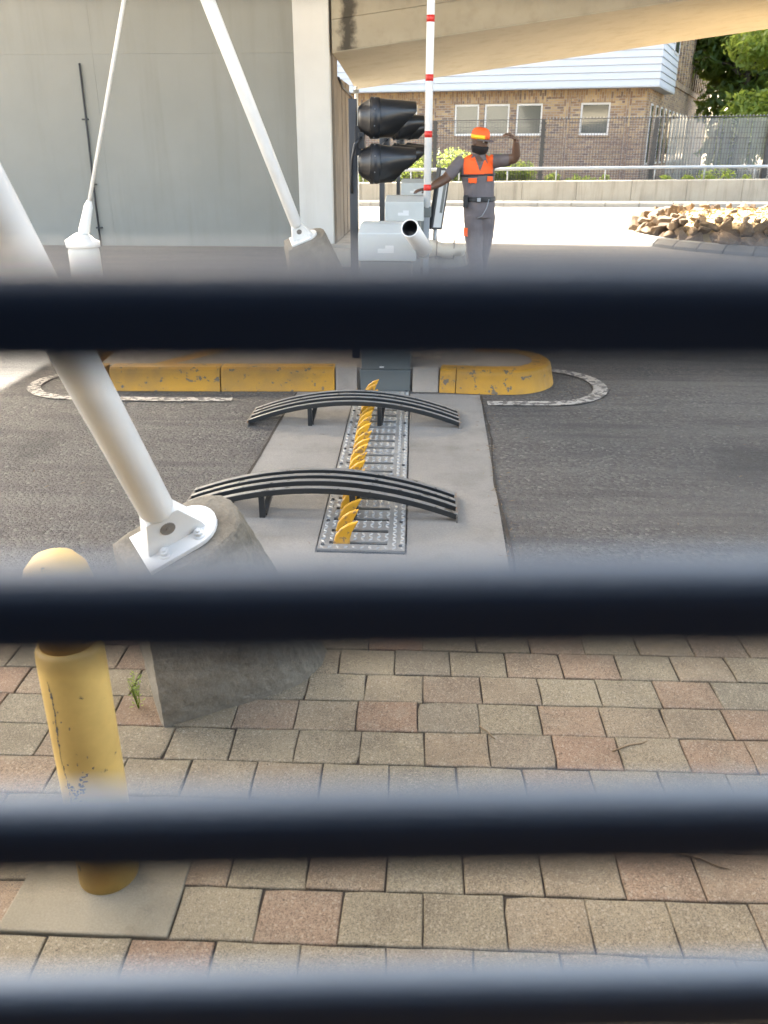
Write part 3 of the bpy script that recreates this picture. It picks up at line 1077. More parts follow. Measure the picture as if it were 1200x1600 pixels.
# ------------------------------------------------------------------ white struts on concrete footings
A1 = V((.797, .492, .35)).normalized(); N1 = V((-.0824, -.4898, .8679)).normalized(); A2 = N1.cross(A1)
A1 = A2.cross(N1)
PL = V((-.747, 1.947, .5))


def pp(u, v, w=0.):
    return PL + A1 * u + A2 * v + N1 * w


strut = thing('steel_strut', (-.68, 2.15, 0), 'thick white steel strut rising from the concrete footing nearest the yellow bollard', 'strut', 'white tubular struts on concrete footings')
# footing lofted from ground outline to tilted top
g = V((.85, .527, 0)); gp = V((-.527, .85, 0)); G0 = V((-.76, 1.935, -.02))
bot = [G0 + g * u + gp * v for u, v in ((0, 0), (.1, 0), (.2, 0), (.3, 0), (.4, .005), (.48, .03), (.55, .08), (.6, .15), (.6, .22), (.56, .29), (.48, .34), (.36, .34), (.24, .28), (.13, .18), (.05, .1), (.0, .05))]
top = [(-.045, -.022), (.03, -.03), (.1, -.032), (.17, -.032), (.21, -.028), (.255, -.012), (.285, .02), (.297, .06), (.297, .1), (.28, .135), (.245, .165), (.2, .18), (.13, .185), (.06, .185), (0, .185), (-.05, .175)]
m = MB()
rings = []
for t in (0, .12, .3, .5, .7, .85, .95):
    rings.append([b.lerp(pp(u, v, -.012), t) + V((0, 0, 0)) for b, (u, v) in zip(bot, top)])
cpt = (.125, .077)
for k, w in ((.99, -.006), (.93, -.001), (.8, .0)):
    rings.append([pp(cpt[0] + (u - cpt[0]) * k, cpt[1] + (v - cpt[1]) * k, w - .008) for u, v in top])
m.loft(rings, True, 0, True)
ft = m.build('footing', 'footing', strut)
ft.data.set_sharp_from_angle(angle=R(38))
ss = ft.modifiers.new('detail', 'SUBSURF'); ss.subdivision_type = 'SIMPLE'; ss.levels = 4; ss.render_levels = 4
tx = bpy.data.textures.new('concrete_relief', 'CLOUDS'); tx.noise_scale = .035; tx.noise_depth = 4
dm = ft.modifiers.new('relief', 'DISPLACE'); dm.texture = tx; dm.strength = .009; dm.mid_level = .5
# base plate, D-shaped
pts = [(0, 0), (.15, 0)] + [(.15 + .082 * math.sin(a), .073 - .073 * math.cos(a)) for a in [math.pi * i / 12 for i in range(1, 12)]] + [(.15, .146), (0, .146)]
bev(MB().extrude([pp(u, v, -.006) for u, v in pts], N1 * .016).build('base_plate', 'whitepaint', strut), .002)
for (u, v) in ((.06, .03), (.165, .03), (.06, .118), (.165, .118)):
    b = MB()
    b.path([pp(u, v, .01), pp(u, v, .013)], [.019, .019], 16)
    b.path([pp(u, v, .013), pp(u, v, .024)], [.0135, .0125], 6)
    b.path([pp(u, v, .024), pp(u, v, .030)], [.007, .006], 10)
    b.build('bolt', 'whitepaint', strut)
TU = .098                                                     # tube axis position on the plate
bev(MB().extrude([pp(u, .046, w) for u, w in ((.018, .01), (.192, .01), (.188, .03), (TU + .046, .122), (TU - .046, .122))], A2 * .05).build('lug', 'whitepaint', strut), .002)
b = MB(); b.path([pp(TU + .0, .0435, .075), pp(TU, .05, .075)], [.021, .022], 24)
b.path([pp(TU, .0415, .075), pp(TU, .0436, .075)], [.005, .006], 8)
b.build('pin', 'pinsteel', strut)
ax0 = pp(TU, .0725, .118)
Lt = (6.39 - ax0.z) / N1.z
MB().path([ax0, ax0 + N1 * .022, ax0 + N1 * 1.5, ax0 + N1 * (Lt - .1)], [.036, .047, .0475, .048], 32, ref=A1).build('tube', 'whitepaint', strut)

s2 = copy_tree(strut)
s2['label'] = 'white steel strut on the far concrete footing in front of the pale pillar'
s2.rotation_euler = (0, 0, R(-20)); s2.scale = (1.25, 1.25, 1.25)
s2.location = (-1.32, 9.1, 0)
for c_ in s2.children:
    if c_.name.startswith('tube'):
        c_.scale = (1, 1, 1)

rod = thing('tie_rod', (-3.73, 9, 0), 'thin white tie rod with fork end on a round concrete footing', 'tie rod')
dr = V((.34, -.02, 1)).normalized()
f0 = V((-3.72, 9, .72))
m = MB()
m.path([(-3.74, 9, -.02), (-3.74, 9, .1), (-3.74, 9, .55), (-3.74, 9, .6)], [.17, .165, .16, .15], 28)
m.build('footing', 'pillar', rod)
b = MB(); b.path([(-3.74, 9, .6), (-3.74, 9, .66), (-3.735, 9, .69), (-3.73, 9, .73)], [.175, .175, .12, .07], 24); b.build('cap', 'whitepaint', rod)
MB().path([f0, f0 + dr * .05, f0 + dr * .3, f0 + dr * .36], [.05, .06, .045, .024], 14, flat=.7).build('fork', 'whitepaint', rod)
MB().path([f0 + dr * .36, f0 + dr * 5.9], [.019, .019], 12).build('rod', 'whitepaint', rod)

# ------------------------------------------------------------------ bollard
bo = thing('bollard', (-.714, 1.402, 0), 'worn yellow steel bollard with domed cap standing on the concrete pad', 'bollard')
bx, by = -.727, 1.402
m = MB()
prof = [(.067, -.02), (.0675, .3), (.0675, .60), (.066, .622), (.060, .634)]
m.path([(bx, by, z) for r, z in prof], [r for r, z in prof], 36, True)
m.build('post', 'bollard', bo)
m = MB()
prof = [(.056, .63), (.056, .70), (.064, .712), (.068, .74), (.067, .775), (.058, .805), (.04, .826), (.018, .836), (.004, .838)]
m.path([(bx, by, z) for r, z in prof], [r for r, z in prof], 36, True)
m.build('cap', 'bollard', bo)
m = MB()


def flake(a, z, w, h, r=.0679):
    q = [(a + w * rnd.uniform(-1, -.4), z + h * rnd.uniform(-1, -.6)), (a + w * rnd.uniform(.2, 1), z + h * rnd.uniform(-1, -.2)), (a + w * rnd.uniform(.4, 1), z + h * rnd.uniform(.4, 1)), (a + w * rnd.uniform(-.8, .1), z + h * rnd.uniform(.6, 1))]
    vs = [(bx + math.cos(t) * r, by + math.sin(t) * r, zz_) for t, zz_ in q] + [(bx + math.cos(t) * (r - .002), by + math.sin(t) * (r - .002), zz_) for t, zz_ in q]
    m.add(vs, [(0, 1, 2, 3), (0, 4, 5, 1), (1, 5, 6, 2), (2, 6, 7, 3), (3, 7, 4, 0)])


for i in range(46):
    z = .575 - i * .0085
    flake(R(-112) + .05 * math.sin(i * .23) + rnd.uniform(-.02, .02), z, rnd.choice((.008, .015, .03, .05)), rnd.uniform(.004, .008))
m.build('scraped_seam', 'scrape', bo)
m = MB()
for i in range(34):
    t_ = rnd.gauss(0, .3)
    flake(R(-88) + t_ * .6, .315 + t_ * .05 + rnd.gauss(0, .013), rnd.uniform(.02, .11), rnd.uniform(.0015, .005))
for i in range(9):
    flake(R(-90) + rnd.uniform(-.5, .5), rnd.uniform(.3, .52), rnd.uniform(.008, .04), rnd.uniform(.001, .005))
m.build('scuff_marks', 'scrape', bo)

# ------------------------------------------------------------------ tyre spike plate
spk = thing('spike_plate', (-.32, 4.2, 0), 'steel tread plate with a row of curved yellow tyre spikes', 'tyre spikes')
XL = lambda y: -.462 - .0275 * (y - 3.1)
ys = [3.184 + .1232 * i for i in range(20)]
x0p, x1p = -.50, -.13
sk = lambda y: -.026 * (y - 4.2)            # slight skew of the plate
def pbox(m, xa, xb, ya, yb, z0, z1):
    vs = [(x + sk(y), y, z) for z in (z0, z1) for x, y in ((xa, ya), (xb, ya), (xb, yb), (xa, yb))]
    m.add(vs, [(0, 3, 2, 1), (4, 5, 6, 7), (0, 1, 5, 4), (1, 2, 6, 5), (2, 3, 7, 6), (3, 0, 4, 7)])
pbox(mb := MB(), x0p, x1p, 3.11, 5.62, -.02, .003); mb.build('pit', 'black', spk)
sx0, sx1 = -.455, -.205
def plate_seg(y0, y1, slots):
    m = MB()
    pbox(m, x0p, sx0, y0, y1, .004, .012); pbox(m, sx1, x1p, y0, y1, .004, .012)
    cur = y0
    for s in slots:
        pbox(m, sx0, sx1, cur, s - .013, .004, .012); cur = s + .013
    pbox(m, sx0, sx1, cur, y1, .004, .012)
    m.build('plate', 'steel', spk)
plate_seg(3.12, 4.345, [y for y in ys if y < 4.345])
plate_seg(4.351, 5.62, [y for y in ys if y > 4.351])
m = MB()
row = 0
y = 3.14
while y < 5.6:
    nx = 11
    for i in range(nx):
        x = x0p + .018 + (x1p - x0p - .03) * i / (nx - 1)
        if sx0 - .012 < x < sx1 + .012 and min(abs(y - s) for s in ys) < .024:
            continue
        sgn = 1 if (i + row) % 2 else -1
        d = V((.707, .707 * sgn, 0)); n = V((-d.y, d.x, 0)); c = V((x + sk(y), y, .012))
        m.add([c - d * .0125, c + n * .0042, c + d * .0125, c - n * .0042, c + V((0, 0, .004)) - d * .008, c + V((0, 0, .004)) + d * .008],
              [(0, 3, 4), (3, 5, 4), (3, 2, 5), (2, 1, 5), (1, 4, 5), (1, 0, 4)])
    y += .0265; row += 1
q = m.build('tread_pattern', 'tread', spk); q['kind'] = 'stuff'
bs = MB(); bs.path([(0, 0, 0), (0, 0, .006)], [.0095, .008], 6)
b0 = None
for yb in [3.16 + .246 * i for i in range(11)]:
    for xb in (x0p + .02, x1p - .02):
        if b0 is None:
            b0 = bs.build('bolt', 'darksteel', spk, (0, 0, 0)); o = b0
        else:
            o = b0.copy(); COL.objects.link(o); o.parent = spk
        o.location = V((xb + sk(yb), yb, .012)) - spk.location
# spikes: curved fins leaning to the right
prof = [(x * 1.02, z * 1.06 if z > 0 else z) for x, z in ((0, -.002), (.001, .012), (.01, .045), (.03, .073), (.062, .095), (.104, .108), (.094, .088), (.078, .06), (.070, .03), (.070, -.002))]
m = MB().extrude([(x, -.010, z) for x, z in prof], (0, .020, 0))
f0_ = None
for i, yy in enumerate(ys):
    if f0_ is None:
        f0_ = bev(m.build('spike', 'spike', spk, (0, 0, 0)), .006); o = f0_
    else:
        o = f0_.copy(); COL.objects.link(o); o.parent = spk
    o.location = V((-.437 + sk(yy), yy, 0)) - spk.location
    o.rotation_euler = (0, rnd.uniform(-.09, .04), rnd.uniform(-.05, .12))

# ------------------------------------------------------------------ curved rail humps across the spike plate
M['wornsheen'] = paint('worn_sheen_top', (.2, .198, .19), .35, wear=(.03, .03, .03), wthr=.6, wscale=25, dirt=.3, metal=.3, bump=.1)  # rail tops: worn grey with the sky's reflection painted in


def rail_mb(rings):
    m = MB().loft(rings, True, 0, False)
    for i in range(len(rings) - 1):
        m.mi[i * 4 + 2] = 1
    return m


def hump(name, y0, dep, xl, xr, rise, label, tilt):
    t = thing(name, ((xl + xr) / 2, y0 + dep / 2, 0), label, 'barrier', 'arched black rails over the spike plate')
    n = 22
    for k in range(4):
        y = y0 + dep * (.1, .4, .64, .88)[k]
        w = dep / 4 * .22
        rings = []
        for i in range(n + 1):
            s = i / n
            x = xl + (xr - xl) * s + k * tilt
            z = .012 + rise * (1 - (2 * s - 1) ** 2)
            yy = y + .02 * (s - .5)
            rings.append([(x, yy - w, z), (x, yy + w, z), (x, yy + w, z + .028), (x, yy - w, z + .028)])
        bev(rail_mb(rings).build('rail', ['blackmetal', 'wornsheen'], t), .003)
    for s, nm in ((0, 0), (1, 1)):
        x = xl + (xr - xl) * s
        o = MB().obox((x + 1.5 * tilt + (.002 if s else -.002), y0 + dep / 2 + .02 * (s - .5), .016), (.004, 0, .0), (1.5 * tilt * .0, dep / 2, 0), (0, 0, .022)).build('end_plate', 'steelworn', t)
    for s in (.29, .62):
        x = xl + (xr - xl) * s
        zt = .01 + rise * (1 - (2 * s - 1) ** 2)
        y = y0 + dep * .1
        m = MB()
        m.obox((x, y - .004, zt / 2 + .002), (.013, 0, 0), (0, .010, 0), (0, -.0, zt / 2))
        a, b = V((x + .004, y + .012, .012)), V((x + .02, y0 + dep * .93, zt + .004))
        d = (b - a) / 2
        m.obox((a + b) / 2, (.013, 0, 0), d, V((0, -d.z, d.y)).normalized() * .009)
        bev(m.build('support', 'blackmetal', t), .002)
    return t


M['steelworn'] = paint('worn_steel', (.2, .18, .155), .55, wear=(.3, .17, .09), wthr=.58, wscale=30, dirt=.5, metal=.3, bump=.2)
hump('arched_rail', 3.42, .30, -1.13, .125, .118, 'nearer of the two arched black four bar rails over the spikes', -.004)
hump('arched_rail', 4.80, .30, -1.115, .168, .125, 'farther of the two arched black four bar rails, by the yellow kerb', -.004)

# ------------------------------------------------------------------ barrier cabinets
def cabinet(y, label):
    t = thing('barrier_cabinet', (-.325, y + .2, 0), label, 'barrier cabinet', 'grey barrier cabinets, one per lane')
    bev(MB().box(-.512, -.16, y - .0, y + .40, -.02, .145).build('plinth', 'greydark', t), .006)
    bev(MB().box(-.502, -.165, y + .012, y + .39, .145, .87).build('body', 'greydark', t), .006)
    m = MB()
    m.extrude([(-.513, y, .873), (-.513, y, 1.05), (-.513, y + .16, 1.095), (-.513, y + .40, 1.095), (-.513, y + .40, .873)], (.38, 0, 0))
    lid = bev(m.build('lid', 'grey', t), .008)
    MB().box(-.385, -.28, y - .003, y - .0005, .925, .952).build('sticker', 'sticker', lid)
    MB().box(-.335, -.28, y - .003, y - .0005, .9525, .972).build('sticker', 'sticker', lid)
    MB().box(-.36, -.34, y + .006, y + .013, .62, .64).build('lock', 'darksteel', t)
    MB().box(-.375, -.345, y + .0055, y + .0135, .16, .17).build('vent_slot', 'white', t)
    return t


c1 = cabinet(5.67, 'nearest grey barrier cabinet standing at the end of the spike plate')
c2 = copy_tree(c1); c2.location = (-.325, 8.80, .03); c2['label'] = 'middle grey barrier cabinet that the guard rests his hand on'
c3 = copy_tree(c1); c3.location = (-.325, 12.5, .07); c3['label'] = 'farthest grey barrier cabinet beside the leaning sign panel'
# boom socket on the first cabinet
sk1 = thing('boom_socket', (-.1, 5.85, .92), 'open white tube on the right side of the nearest cabinet', 'tube')
p0, p1 = V((-.168, 5.36, 1.108)), V((-.085, 5.86, .93))
dn = (p1 - p0).normalized()
m = MB()
u = dn.orthogonal().normalized(); w = dn.cross(u)
ringf = lambda c, r: [c + u * r * math.cos(2 * math.pi * k / 28) + w * r * math.sin(2 * math.pi * k / 28) for k in range(28)]
m.loft([ringf(p0 + dn * .2, .046), ringf(p0 + dn * .002, .048), ringf(p0, .052), ringf(p0 + dn * .004, .055), ringf(p1, .055)], True)
m.build('sleeve', 'whitepaint', sk1)
m = MB(); m.loft([ringf(p0 + dn * .012, .0478), ringf(p0 + dn * .18, .0455), ringf(p0 + dn * .181, .005)], False, 0)
m.build('liner', 'blackplastic', sk1)
MB().cyl(p1 + V((-.06, 0, 0)), p1 + V((.035, 0, 0)), .06, 18).build('pivot', 'grey', sk1)
bm_ = thing('boom_barrier', (-.1, 8.75, 0), 'raised white boom barrier pole with red bands beside the middle cabinet', 'barrier')
bxx, byy = -.105, 8.75
MB().cyl((bxx, byy, 1.02), (bxx, byy, 4.4), .036, 18).build('arm', 'white', bm_)
for z in (1.205, 1.68, 2.16, 2.64, 3.12, 3.6):
    MB().cyl((bxx, byy, z - .028), (bxx, byy, z + .028), .0372, 18).build('red_band', 'red', bm_)
bev(MB().box(bxx - .042, bxx + .042, byy - .03, byy + .05, .93, 1.03).build('clamp', 'greydark', bm_), .006)
bev(MB().box(bxx - .03, bxx + .028, byy - .02, byy + .04, .18, .93).build('bracket', 'rail', bm_), .004)

# ------------------------------------------------------------------ traffic lights
def signal(y, label):
    t = thing('traffic_light', (-.568, y, .15), label, 'traffic light', 'two lens traffic lights, one per lane')
    bev(MB().box(-.594, -.542, y - .026, y + .026, .1, 1.85).build('post', 'darksteel', t), .003)
    tl = R(7)
    ax = V((math.cos(tl), math.sin(tl), -.03)).normalized(); ay = V((0, 0, 1)).cross(ax).normalized(); az = ax.cross(ay)
    for k, zc in enumerate((1.738, 1.462)):
        c = V((-.505, y - .01, zc))
        ring = lambda x, r, n=28: [c + ax * x + ay * r * math.cos(2 * math.pi * i / n) + az * r * math.sin(2 * math.pi * i / n) for i in range(n)]
        m = MB(); m.loft([ring(x, r) for x, r in ((-.03, .03), (-.028, .06), (-.005, .085), (.045, .112), (.05, .122))], True)
        h = m.build('lamp_housing', 'blackplastic', t)
        m = MB(); m.loft([ring(x, r) for x, r in ((.05, .118), (.052, .126), (.108, .124), (.112, .118))], True)
        m.build('lamp_ring', 'blackplastic', h)
        m = MB(); n = 28; ro, rin, rl = [], [], []
        outer0, outer1, inner1, inner0 = [], [], [], []
        for i in range(n):
            a = 2 * math.pi * i / n
            up = math.sin(a)
            L = .112 + .235 * min(1., .36 + .64 * (up + 1) / 1.4)
            d = ay * math.cos(a) + az * math.sin(a)
            tp = 1 - .1 * max(0, (L - .112) / .235)
            outer0.append(c + ax * .11 + d * .118); outer1.append(c + ax * L + d * .118 * tp)
            inner1.append(c + ax * L + d * .113 * tp); inner0.append(c + ax * .11 + d * .113)
        m.loft([outer0, outer1, inner1, inner0], False, 0)
        m.build('visor', 'visor', h)
        m = MB(); m.loft([ring(x, r) for x, r in ((.109, .112), (.114, .105), (.125, .06), (.128, .01))], False)
        m.build('lens', 'redlens' if k == 0 else 'greenlens', h)
        for i in range(8):
            a = 2 * math.pi * (i + .5) / 8
            d = ay * math.cos(a) + az * math.sin(a)
            MB().sphere(c + ax * .075 + d * .127, .004, 6, 4).build('rivet', 'rail', h)
    m = MB(); m.obox((-.535, y, 1.6), (.02, 0, 0), (0, .03, 0), (0, 0, .09)); m.obox((-.51, y, 1.6), (.02, 0, 0), (0, .05, 0), (0, 0, .05))
    bev(m.build('mount', 'blackplastic', t), .004)
    MB().path([(-.51, y - .05, 1.62), (-.55, y - .08, 1.58), (-.572, y - .06, 1.48), (-.58, y - .04, 1.36), (-.575, y - .03, 1.28)], .009, 8).build('cable', 'blackplastic', t)
    return t


M['visor'] = simple('visor_plastic', (.013, .014, .015), .32, var=.2)
M['redlens'] = simple('red_lens', (.25, .01, .01), .2)
M['greenlens'] = simple('green_lens', (.01, .12, .05), .2)
t1 = signal(6.0, 'largest black two lens traffic light nearest the camera beside the pillar')
t2 = copy_tree(t1); t2.location = (-.568, 9.05, .17); t2['label'] = 'middle black traffic light partly hidden behind the nearest one'
t3 = copy_tree(t1); t3.location = (-.568, 12.75, .2); t3['label'] = 'farthest black traffic light showing behind the white boom arm'

# sign panel on island
sg = thing('sign_panel', (-.03, 12.62, .19), 'narrow dark framed sign panel on a short white post', 'sign')
MB().cyl((-.03, 12.62, .19), (-.025, 12.62, .55), .03, 10).build('post', 'rail', sg)
e1 = V((.075, .09, 0)); up_ = V((.11, 0, .83)).normalized(); e1 = (e1 - up_ * e1.dot(up_)).normalized(); nn_ = e1.cross(up_)
cpt_ = V((.025, 12.62, .9))
bev(MB().obox(cpt_, e1 * .125, up_ * .41, nn_ * .03).build('frame', 'darksteel', sg), .006)
MB().obox(cpt_ - e1 * .005, e1 * .085, up_ * .38, nn_ * .034).build('panel', 'sticker', sg)
MB().obox(cpt_ + up_ * .08 + e1 * .03, e1 * .03, up_ * .26, nn_ * .036).build('panel_window', 'greydark', sg)

# beige bundle lying on the island nose by the sign
cr = thing('canvas_roll', (.15, 12.35, .2), 'beige rolled canvas bundle lying at the foot of the sign panel', 'bundle')
pts, rs = [], []
for i in range(15):
    t = i / 14
    pts.append((-.15 + .56 * t, 12.2 - .05 * t, .27 + .012 * math.sin(t * 9) - .03 * t))
    rs.append((.125 * (.9 + .1 * math.sin(t * 14)) * (1 - .25 * t), .13))
rs[0] = (.09, .09); rs[-1] = (.05, .06)
o = MB().path(pts, rs, 20, ref=(0, 0, 1)).build('roll', 'canvas', cr)
ss = o.modifiers.new('detail', 'SUBSURF'); ss.levels = 2; ss.render_levels = 2
tx = bpy.data.textures.new('cloth_folds', 'CLOUDS'); tx.noise_scale = .09; tx.noise_depth = 3
dm = o.modifiers.new('folds', 'DISPLACE'); dm.texture = tx; dm.strength = .022
for x in (.0, .24):
    MB().path([(x + .004 * math.sin(a), 12.19 + .137 * math.cos(a), .26 + .125 * math.sin(a)) for a in [2 * math.pi * i / 24 for i in range(25)]], .009, 6).build('strap', 'brown', cr)

# ------------------------------------------------------------------ weed, twigs, litter
wd = thing('weed', (-.865, 2.02, 0), 'small green weed growing beside the concrete footing', 'weed')
m = MB(); r = random.Random(3)
for k in range(5):
    a = r.uniform(0, 6.28)
    m.path([(-.865, 2.02, -.005), (-.865 + .012 * math.cos(a), 2.02 + .012 * math.sin(a), .045 + .01 * k), (-.865 + .022 * math.cos(a), 2.02 + .022 * math.sin(a), .07 + .012 * k)], [.0016, .0012, .0006], 5)
m.build('stem', 'weed', wd)
m = MB()
for k in range(70):
    z = r.uniform(.01, .12); a = r.uniform(0, 6.28); L = r.uniform(.010, .02)
    c = V((-.865 + r.uniform(-.012, .012), 2.02 + r.uniform(-.012, .012), z)); d = V((math.cos(a), math.sin(a), r.uniform(.1, .9))).normalized(); s = V((-math.sin(a), math.cos(a), 0))
    m.add([c, c + d * L * .5 + s * .003, c + d * L, c + d * L * .5 - s * .003], [(0, 1, 2, 3)])
m.build('foliage', 'weed', wd)
for (x, y, a, L, lb) in ((.58, 1.93, .45, .12, 'thin dry twig lying on the pavers at the right'), (.18, 1.965, -.9, .07, 'short curved dry twig on the pavers near the middle'), (.66, 1.52, -.35, .13, 'knotty dark twig on the pavers just under the third bar')):
    d = V((math.cos(a), math.sin(a), 0)); c = V((x, y, .004))
    tag(MB().path([c - d * L / 2, c + V((0, .004, .001)), c + d * L * .3 + V((.0, -.003, 0)), c + d * L / 2], [.0022, .002, .0018, .001], 6).build('twig', 'twig', None, (x, y, 0)), lb, 'twig', 'dry twigs on the pavers')
m = MB(); r = random.Random(11)
for k in range(420):
    kind = r.random()
    if kind < .35: x, y = r.gauss(.95, .28), r.gauss(5.75, .2)
    elif kind < .6: x, y = .335 + r.gauss(0, .03), r.uniform(2.8, 5.5)
    elif kind < .8: x, y = r.uniform(-2.1, -.7), 5.5 + r.gauss(0, .025)
    else: x, y = r.uniform(-2.5, 2.5), r.uniform(2.8, 8)
    a = r.uniform(0, 3.14); L = r.uniform(.006, .022); w = r.uniform(.001, .004)
    d = V((math.cos(a), math.sin(a), 0)); n = V((-d.y, d.x, 0)); c = V((x, y, .0085))
    m.add([c - d * L, c + n * w + V((0, 0, .002)), c + d * L, c - n * w + V((0, 0, .001))], [(0, 1, 2, 3)])
q = tag(m.build('leaf_litter', 'twig'), 'scattered dry straw and leaf bits on the asphalt', 'litter', None, 'stuff')
m = MB()
for k in range(900):
    i = r.randrange(12); vline = 2.677 - PHt * i
    u = r.uniform(-1.6, 1.5)
    if r.random() < .5:
        x, y = pave_xy(u, vline + r.gauss(0, .002))
    else:
        x, y = pave_xy(u, vline + r.uniform(-.1, .1))
    s = r.uniform(.0008, .0022)
    q_ = [(x + r.uniform(-1, 1) * s, y + r.uniform(-1, 1) * s, -.001 + r.uniform(.2, 1.6) * s) for _ in range(4)]
    m.add(q_, [(0, 1, 2), (0, 2, 3), (0, 3, 1), (1, 3, 2)])
tag(m.build('paver_grit', 'pad'), 'fine sand grit lying in the paver joints', 'grit', None, 'stuff')

# ------------------------------------------------------------------ guard
def make_guard():
    gx, gy = .44, 9.2
    g = thing('person', (gx, gy, 0), 'guard in grey uniform, orange yoke and orange cap, one arm raised', 'person')
    rr = MB()
    n = 20
    # torso: elliptical rings (centre, half width x, half depth y)
    T = [((.435, 9.2, .90), .155, .115), ((.43, 9.2, 1.0), .158, .115), ((.425, 9.2, 1.08), .152, .108), ((.415, 9.2, 1.18), .155, .108), ((.40, 9.2, 1.30), .17, .115),
         ((.395, 9.2, 1.39), .175, .11), ((.395, 9.205, 1.45), .15, .09), ((.395, 9.205, 1.485), .09, .07), ((.395, 9.2, 1.51), .055, .055), ((.397, 9.19, 1.57), .05, .055)]
    yaw = R(12)
    rings = []
    for c, a, b in T:
        rings.append([V(c) + V((a * math.cos(t) * math.cos(yaw) - b * math.sin(t) * math.sin(yaw), a * math.cos(t) * math.sin(yaw) + b * math.sin(t) * math.cos(yaw), 0)) for t in [2 * math.pi * k / n for k in range(n)]])
    rr.loft(rings, True)
    # head turned to the right of the picture
    hy = R(42)
    fwd = V((math.sin(hy), -math.cos(hy), -.12)).normalized(); sd = V((0, 0, 1)).cross(fwd).normalized(); hu = fwd.cross(sd).normalized()
    hc = V((.408, 9.175, 1.625))
    rings = []
    for h, w, d0, d1 in ((-.118, .03, .03, .06), (-.10, .045, .05, .085), (-.06, .06, .07, .092), (-.02, .068, .085, .094), (.03, .074, .095, .094), (.07, .07, .09, .085), (.1, .05, .062, .06), (.115, .02, .025, .025)):
        rings.append([hc + hu * h + sd * w * math.cos(t) + fwd * ((d1 if math.sin(t) > 0 else d0) * math.sin(t)) for t in [2 * math.pi * k / n for k in range(n)]])
    rr.loft(rings, True)
    rr.sphere(hc + fwd * .1 - hu * .025, (.014, .014, .02), 8, 6)          # nose
    rr.sphere(hc + fwd * .09 + hu * .015, (.04, .025, .012), 10, 6)        # brow
    for s in (-1, 1):
        rr.sphere(hc + sd * .074 * s - hu * .02, (.014, .018, .03), 8, 6)  # ears
    rr.sphere(hc + fwd * .088 - hu * .068, (.024, .02, .01), 8, 6)         # lips
    # right arm (left in the picture), reaching down to the cabinet
    A = [(.24, 9.2, 1.435), (.18, 9.17, 1.39), (.075, 9.1, 1.275), (.0, 9.03, 1.235), (-.075, 8.96, 1.20), (-.105, 8.94, 1.185)]
    rr.path(A, [.062, .06, .05, .045, .032, .028], 14)
    # left arm raised
    B = [(.545, 9.2, 1.44), (.6, 9.16, 1.445), (.70, 9.04, 1.455), (.745, 9.0, 1.462), (.76, 8.98, 1.50), (.752, 8.93, 1.58), (.745, 8.9, 1.625)]
    rr.path(B, [.062, .06, .05, .046, .046, .036, .028], 14)

    def hand(wr, fd, side, nrm, curl, thumb_side, spread=.0):
        wr, fd, side, nrm = V(wr), V(fd).normalized(), V(side).normalized(), V(nrm).normalized()
        pts = [wr, wr + fd * .03, wr + fd * .07, wr + fd * .095]
        rr.path(pts, [(.026, .018), (.036, .016), (.042, .014), (.038, .011)], 12, ref=side)
        for i, (o, L) in enumerate(((-.030, .068), (-.010, .08), (.010, .074), (.030, .058))):
            b0 = wr + fd * .082 + side * o
            d = (fd + side * o * spread).normalized()
            p = [b0]
            for q in range(3):
                d = (d - nrm * curl[q]).normalized()
                p.append(p[-1] + d * L * (.45, .32, .23)[q])
            rr.path(p, [.0115, .0108, .0098, .008], 8)
        tb = wr + fd * .03 + side * thumb_side * .03
        d1 = (fd * .6 + side * thumb_side * .8 - nrm * .25).normalized()
        d2 = (fd + side * thumb_side * .25 - nrm * .3).normalized()
        rr.path([tb, tb + d1 * .035, tb + d1 * .035 + d2 * .03, tb + d1 * .035 + d2 * .052], [.013, .011, .0095, .0075], 8)
    # right hand lies palm down on the cabinet lid, pointing left and to the camera
    hand((-.103, 8.942, 1.186), (-.9, -.42, -.12), (-.42, .9, 0), (0, 0, 1), (.12, .25, .3), -1, .8)
    # left hand bent over at the wrist, fingers to the left, drooping
    hand((.745, 8.9, 1.63), (-.75, -.2, .55), (.15, -.95, -.1), (.45, .1, .9), (.55, .6, .5), 1, 2.)
    # legs
    for pts in ([(.375, 9.18, .92), (.385, 9.17, .72), (.405, 9.16, .5), (.415, 9.16, .48), (.43, 9.17, .28), (.435, 9.18, .1)],
                [(.50, 9.22, .92), (.497, 9.24, .72), (.485, 9.27, .5), (.48, 9.28, .46), (.47, 9.31, .26), (.465, 9.33, .1)]):
        rr.path(pts, [.095, .09, .072, .07, .066, .062], 16)
        e = V(pts[-1])
        rr.path([e + V((0, 0, .03)), e + V((0, 0, -.06))], [.05, .045], 12)
        rr.path([e + V((-.02, .06, -.065)), e + V((0, -.02, -.06)), e + V((.02, -.12, -.07)), e + V((.03, -.18, -.08))], [(.04, .035), (.045, .038), (.045, .03), (.03, .018)], 12, ref=(1, 0, 0))
    tmp = rr.build('person_tmp', 'skin', None)
    md = tmp.modifiers.new('remesh', 'REMESH'); md.mode = 'VOXEL'; md.voxel_size = .0065; md.use_smooth_shade = True
    sm = tmp.modifiers.new('smooth', 'SMOOTH'); sm.iterations = 3; sm.factor = .5
    dg = bpy.context.evaluated_depsgraph_get(); dg.update()
    me = bpy.data.meshes.new_from_object(tmp.evaluated_get(dg))
    bpy.data.objects.remove(tmp)
    me.name = 'body'
    me.materials.clear()
    for k in ('skin', 'coverall', 'shoe'):
        me.materials.append(M[k])
    cnt = len(me.vertices)
    co = np.empty(cnt * 3, np.float32); me.vertices.foreach_get('co', co); co = co.reshape(-1, 3)
    # cloth folds
    nv = np.empty(cnt * 3, np.float32); me.vertices.foreach_get('normal', nv); nv = nv.reshape(-1, 3)
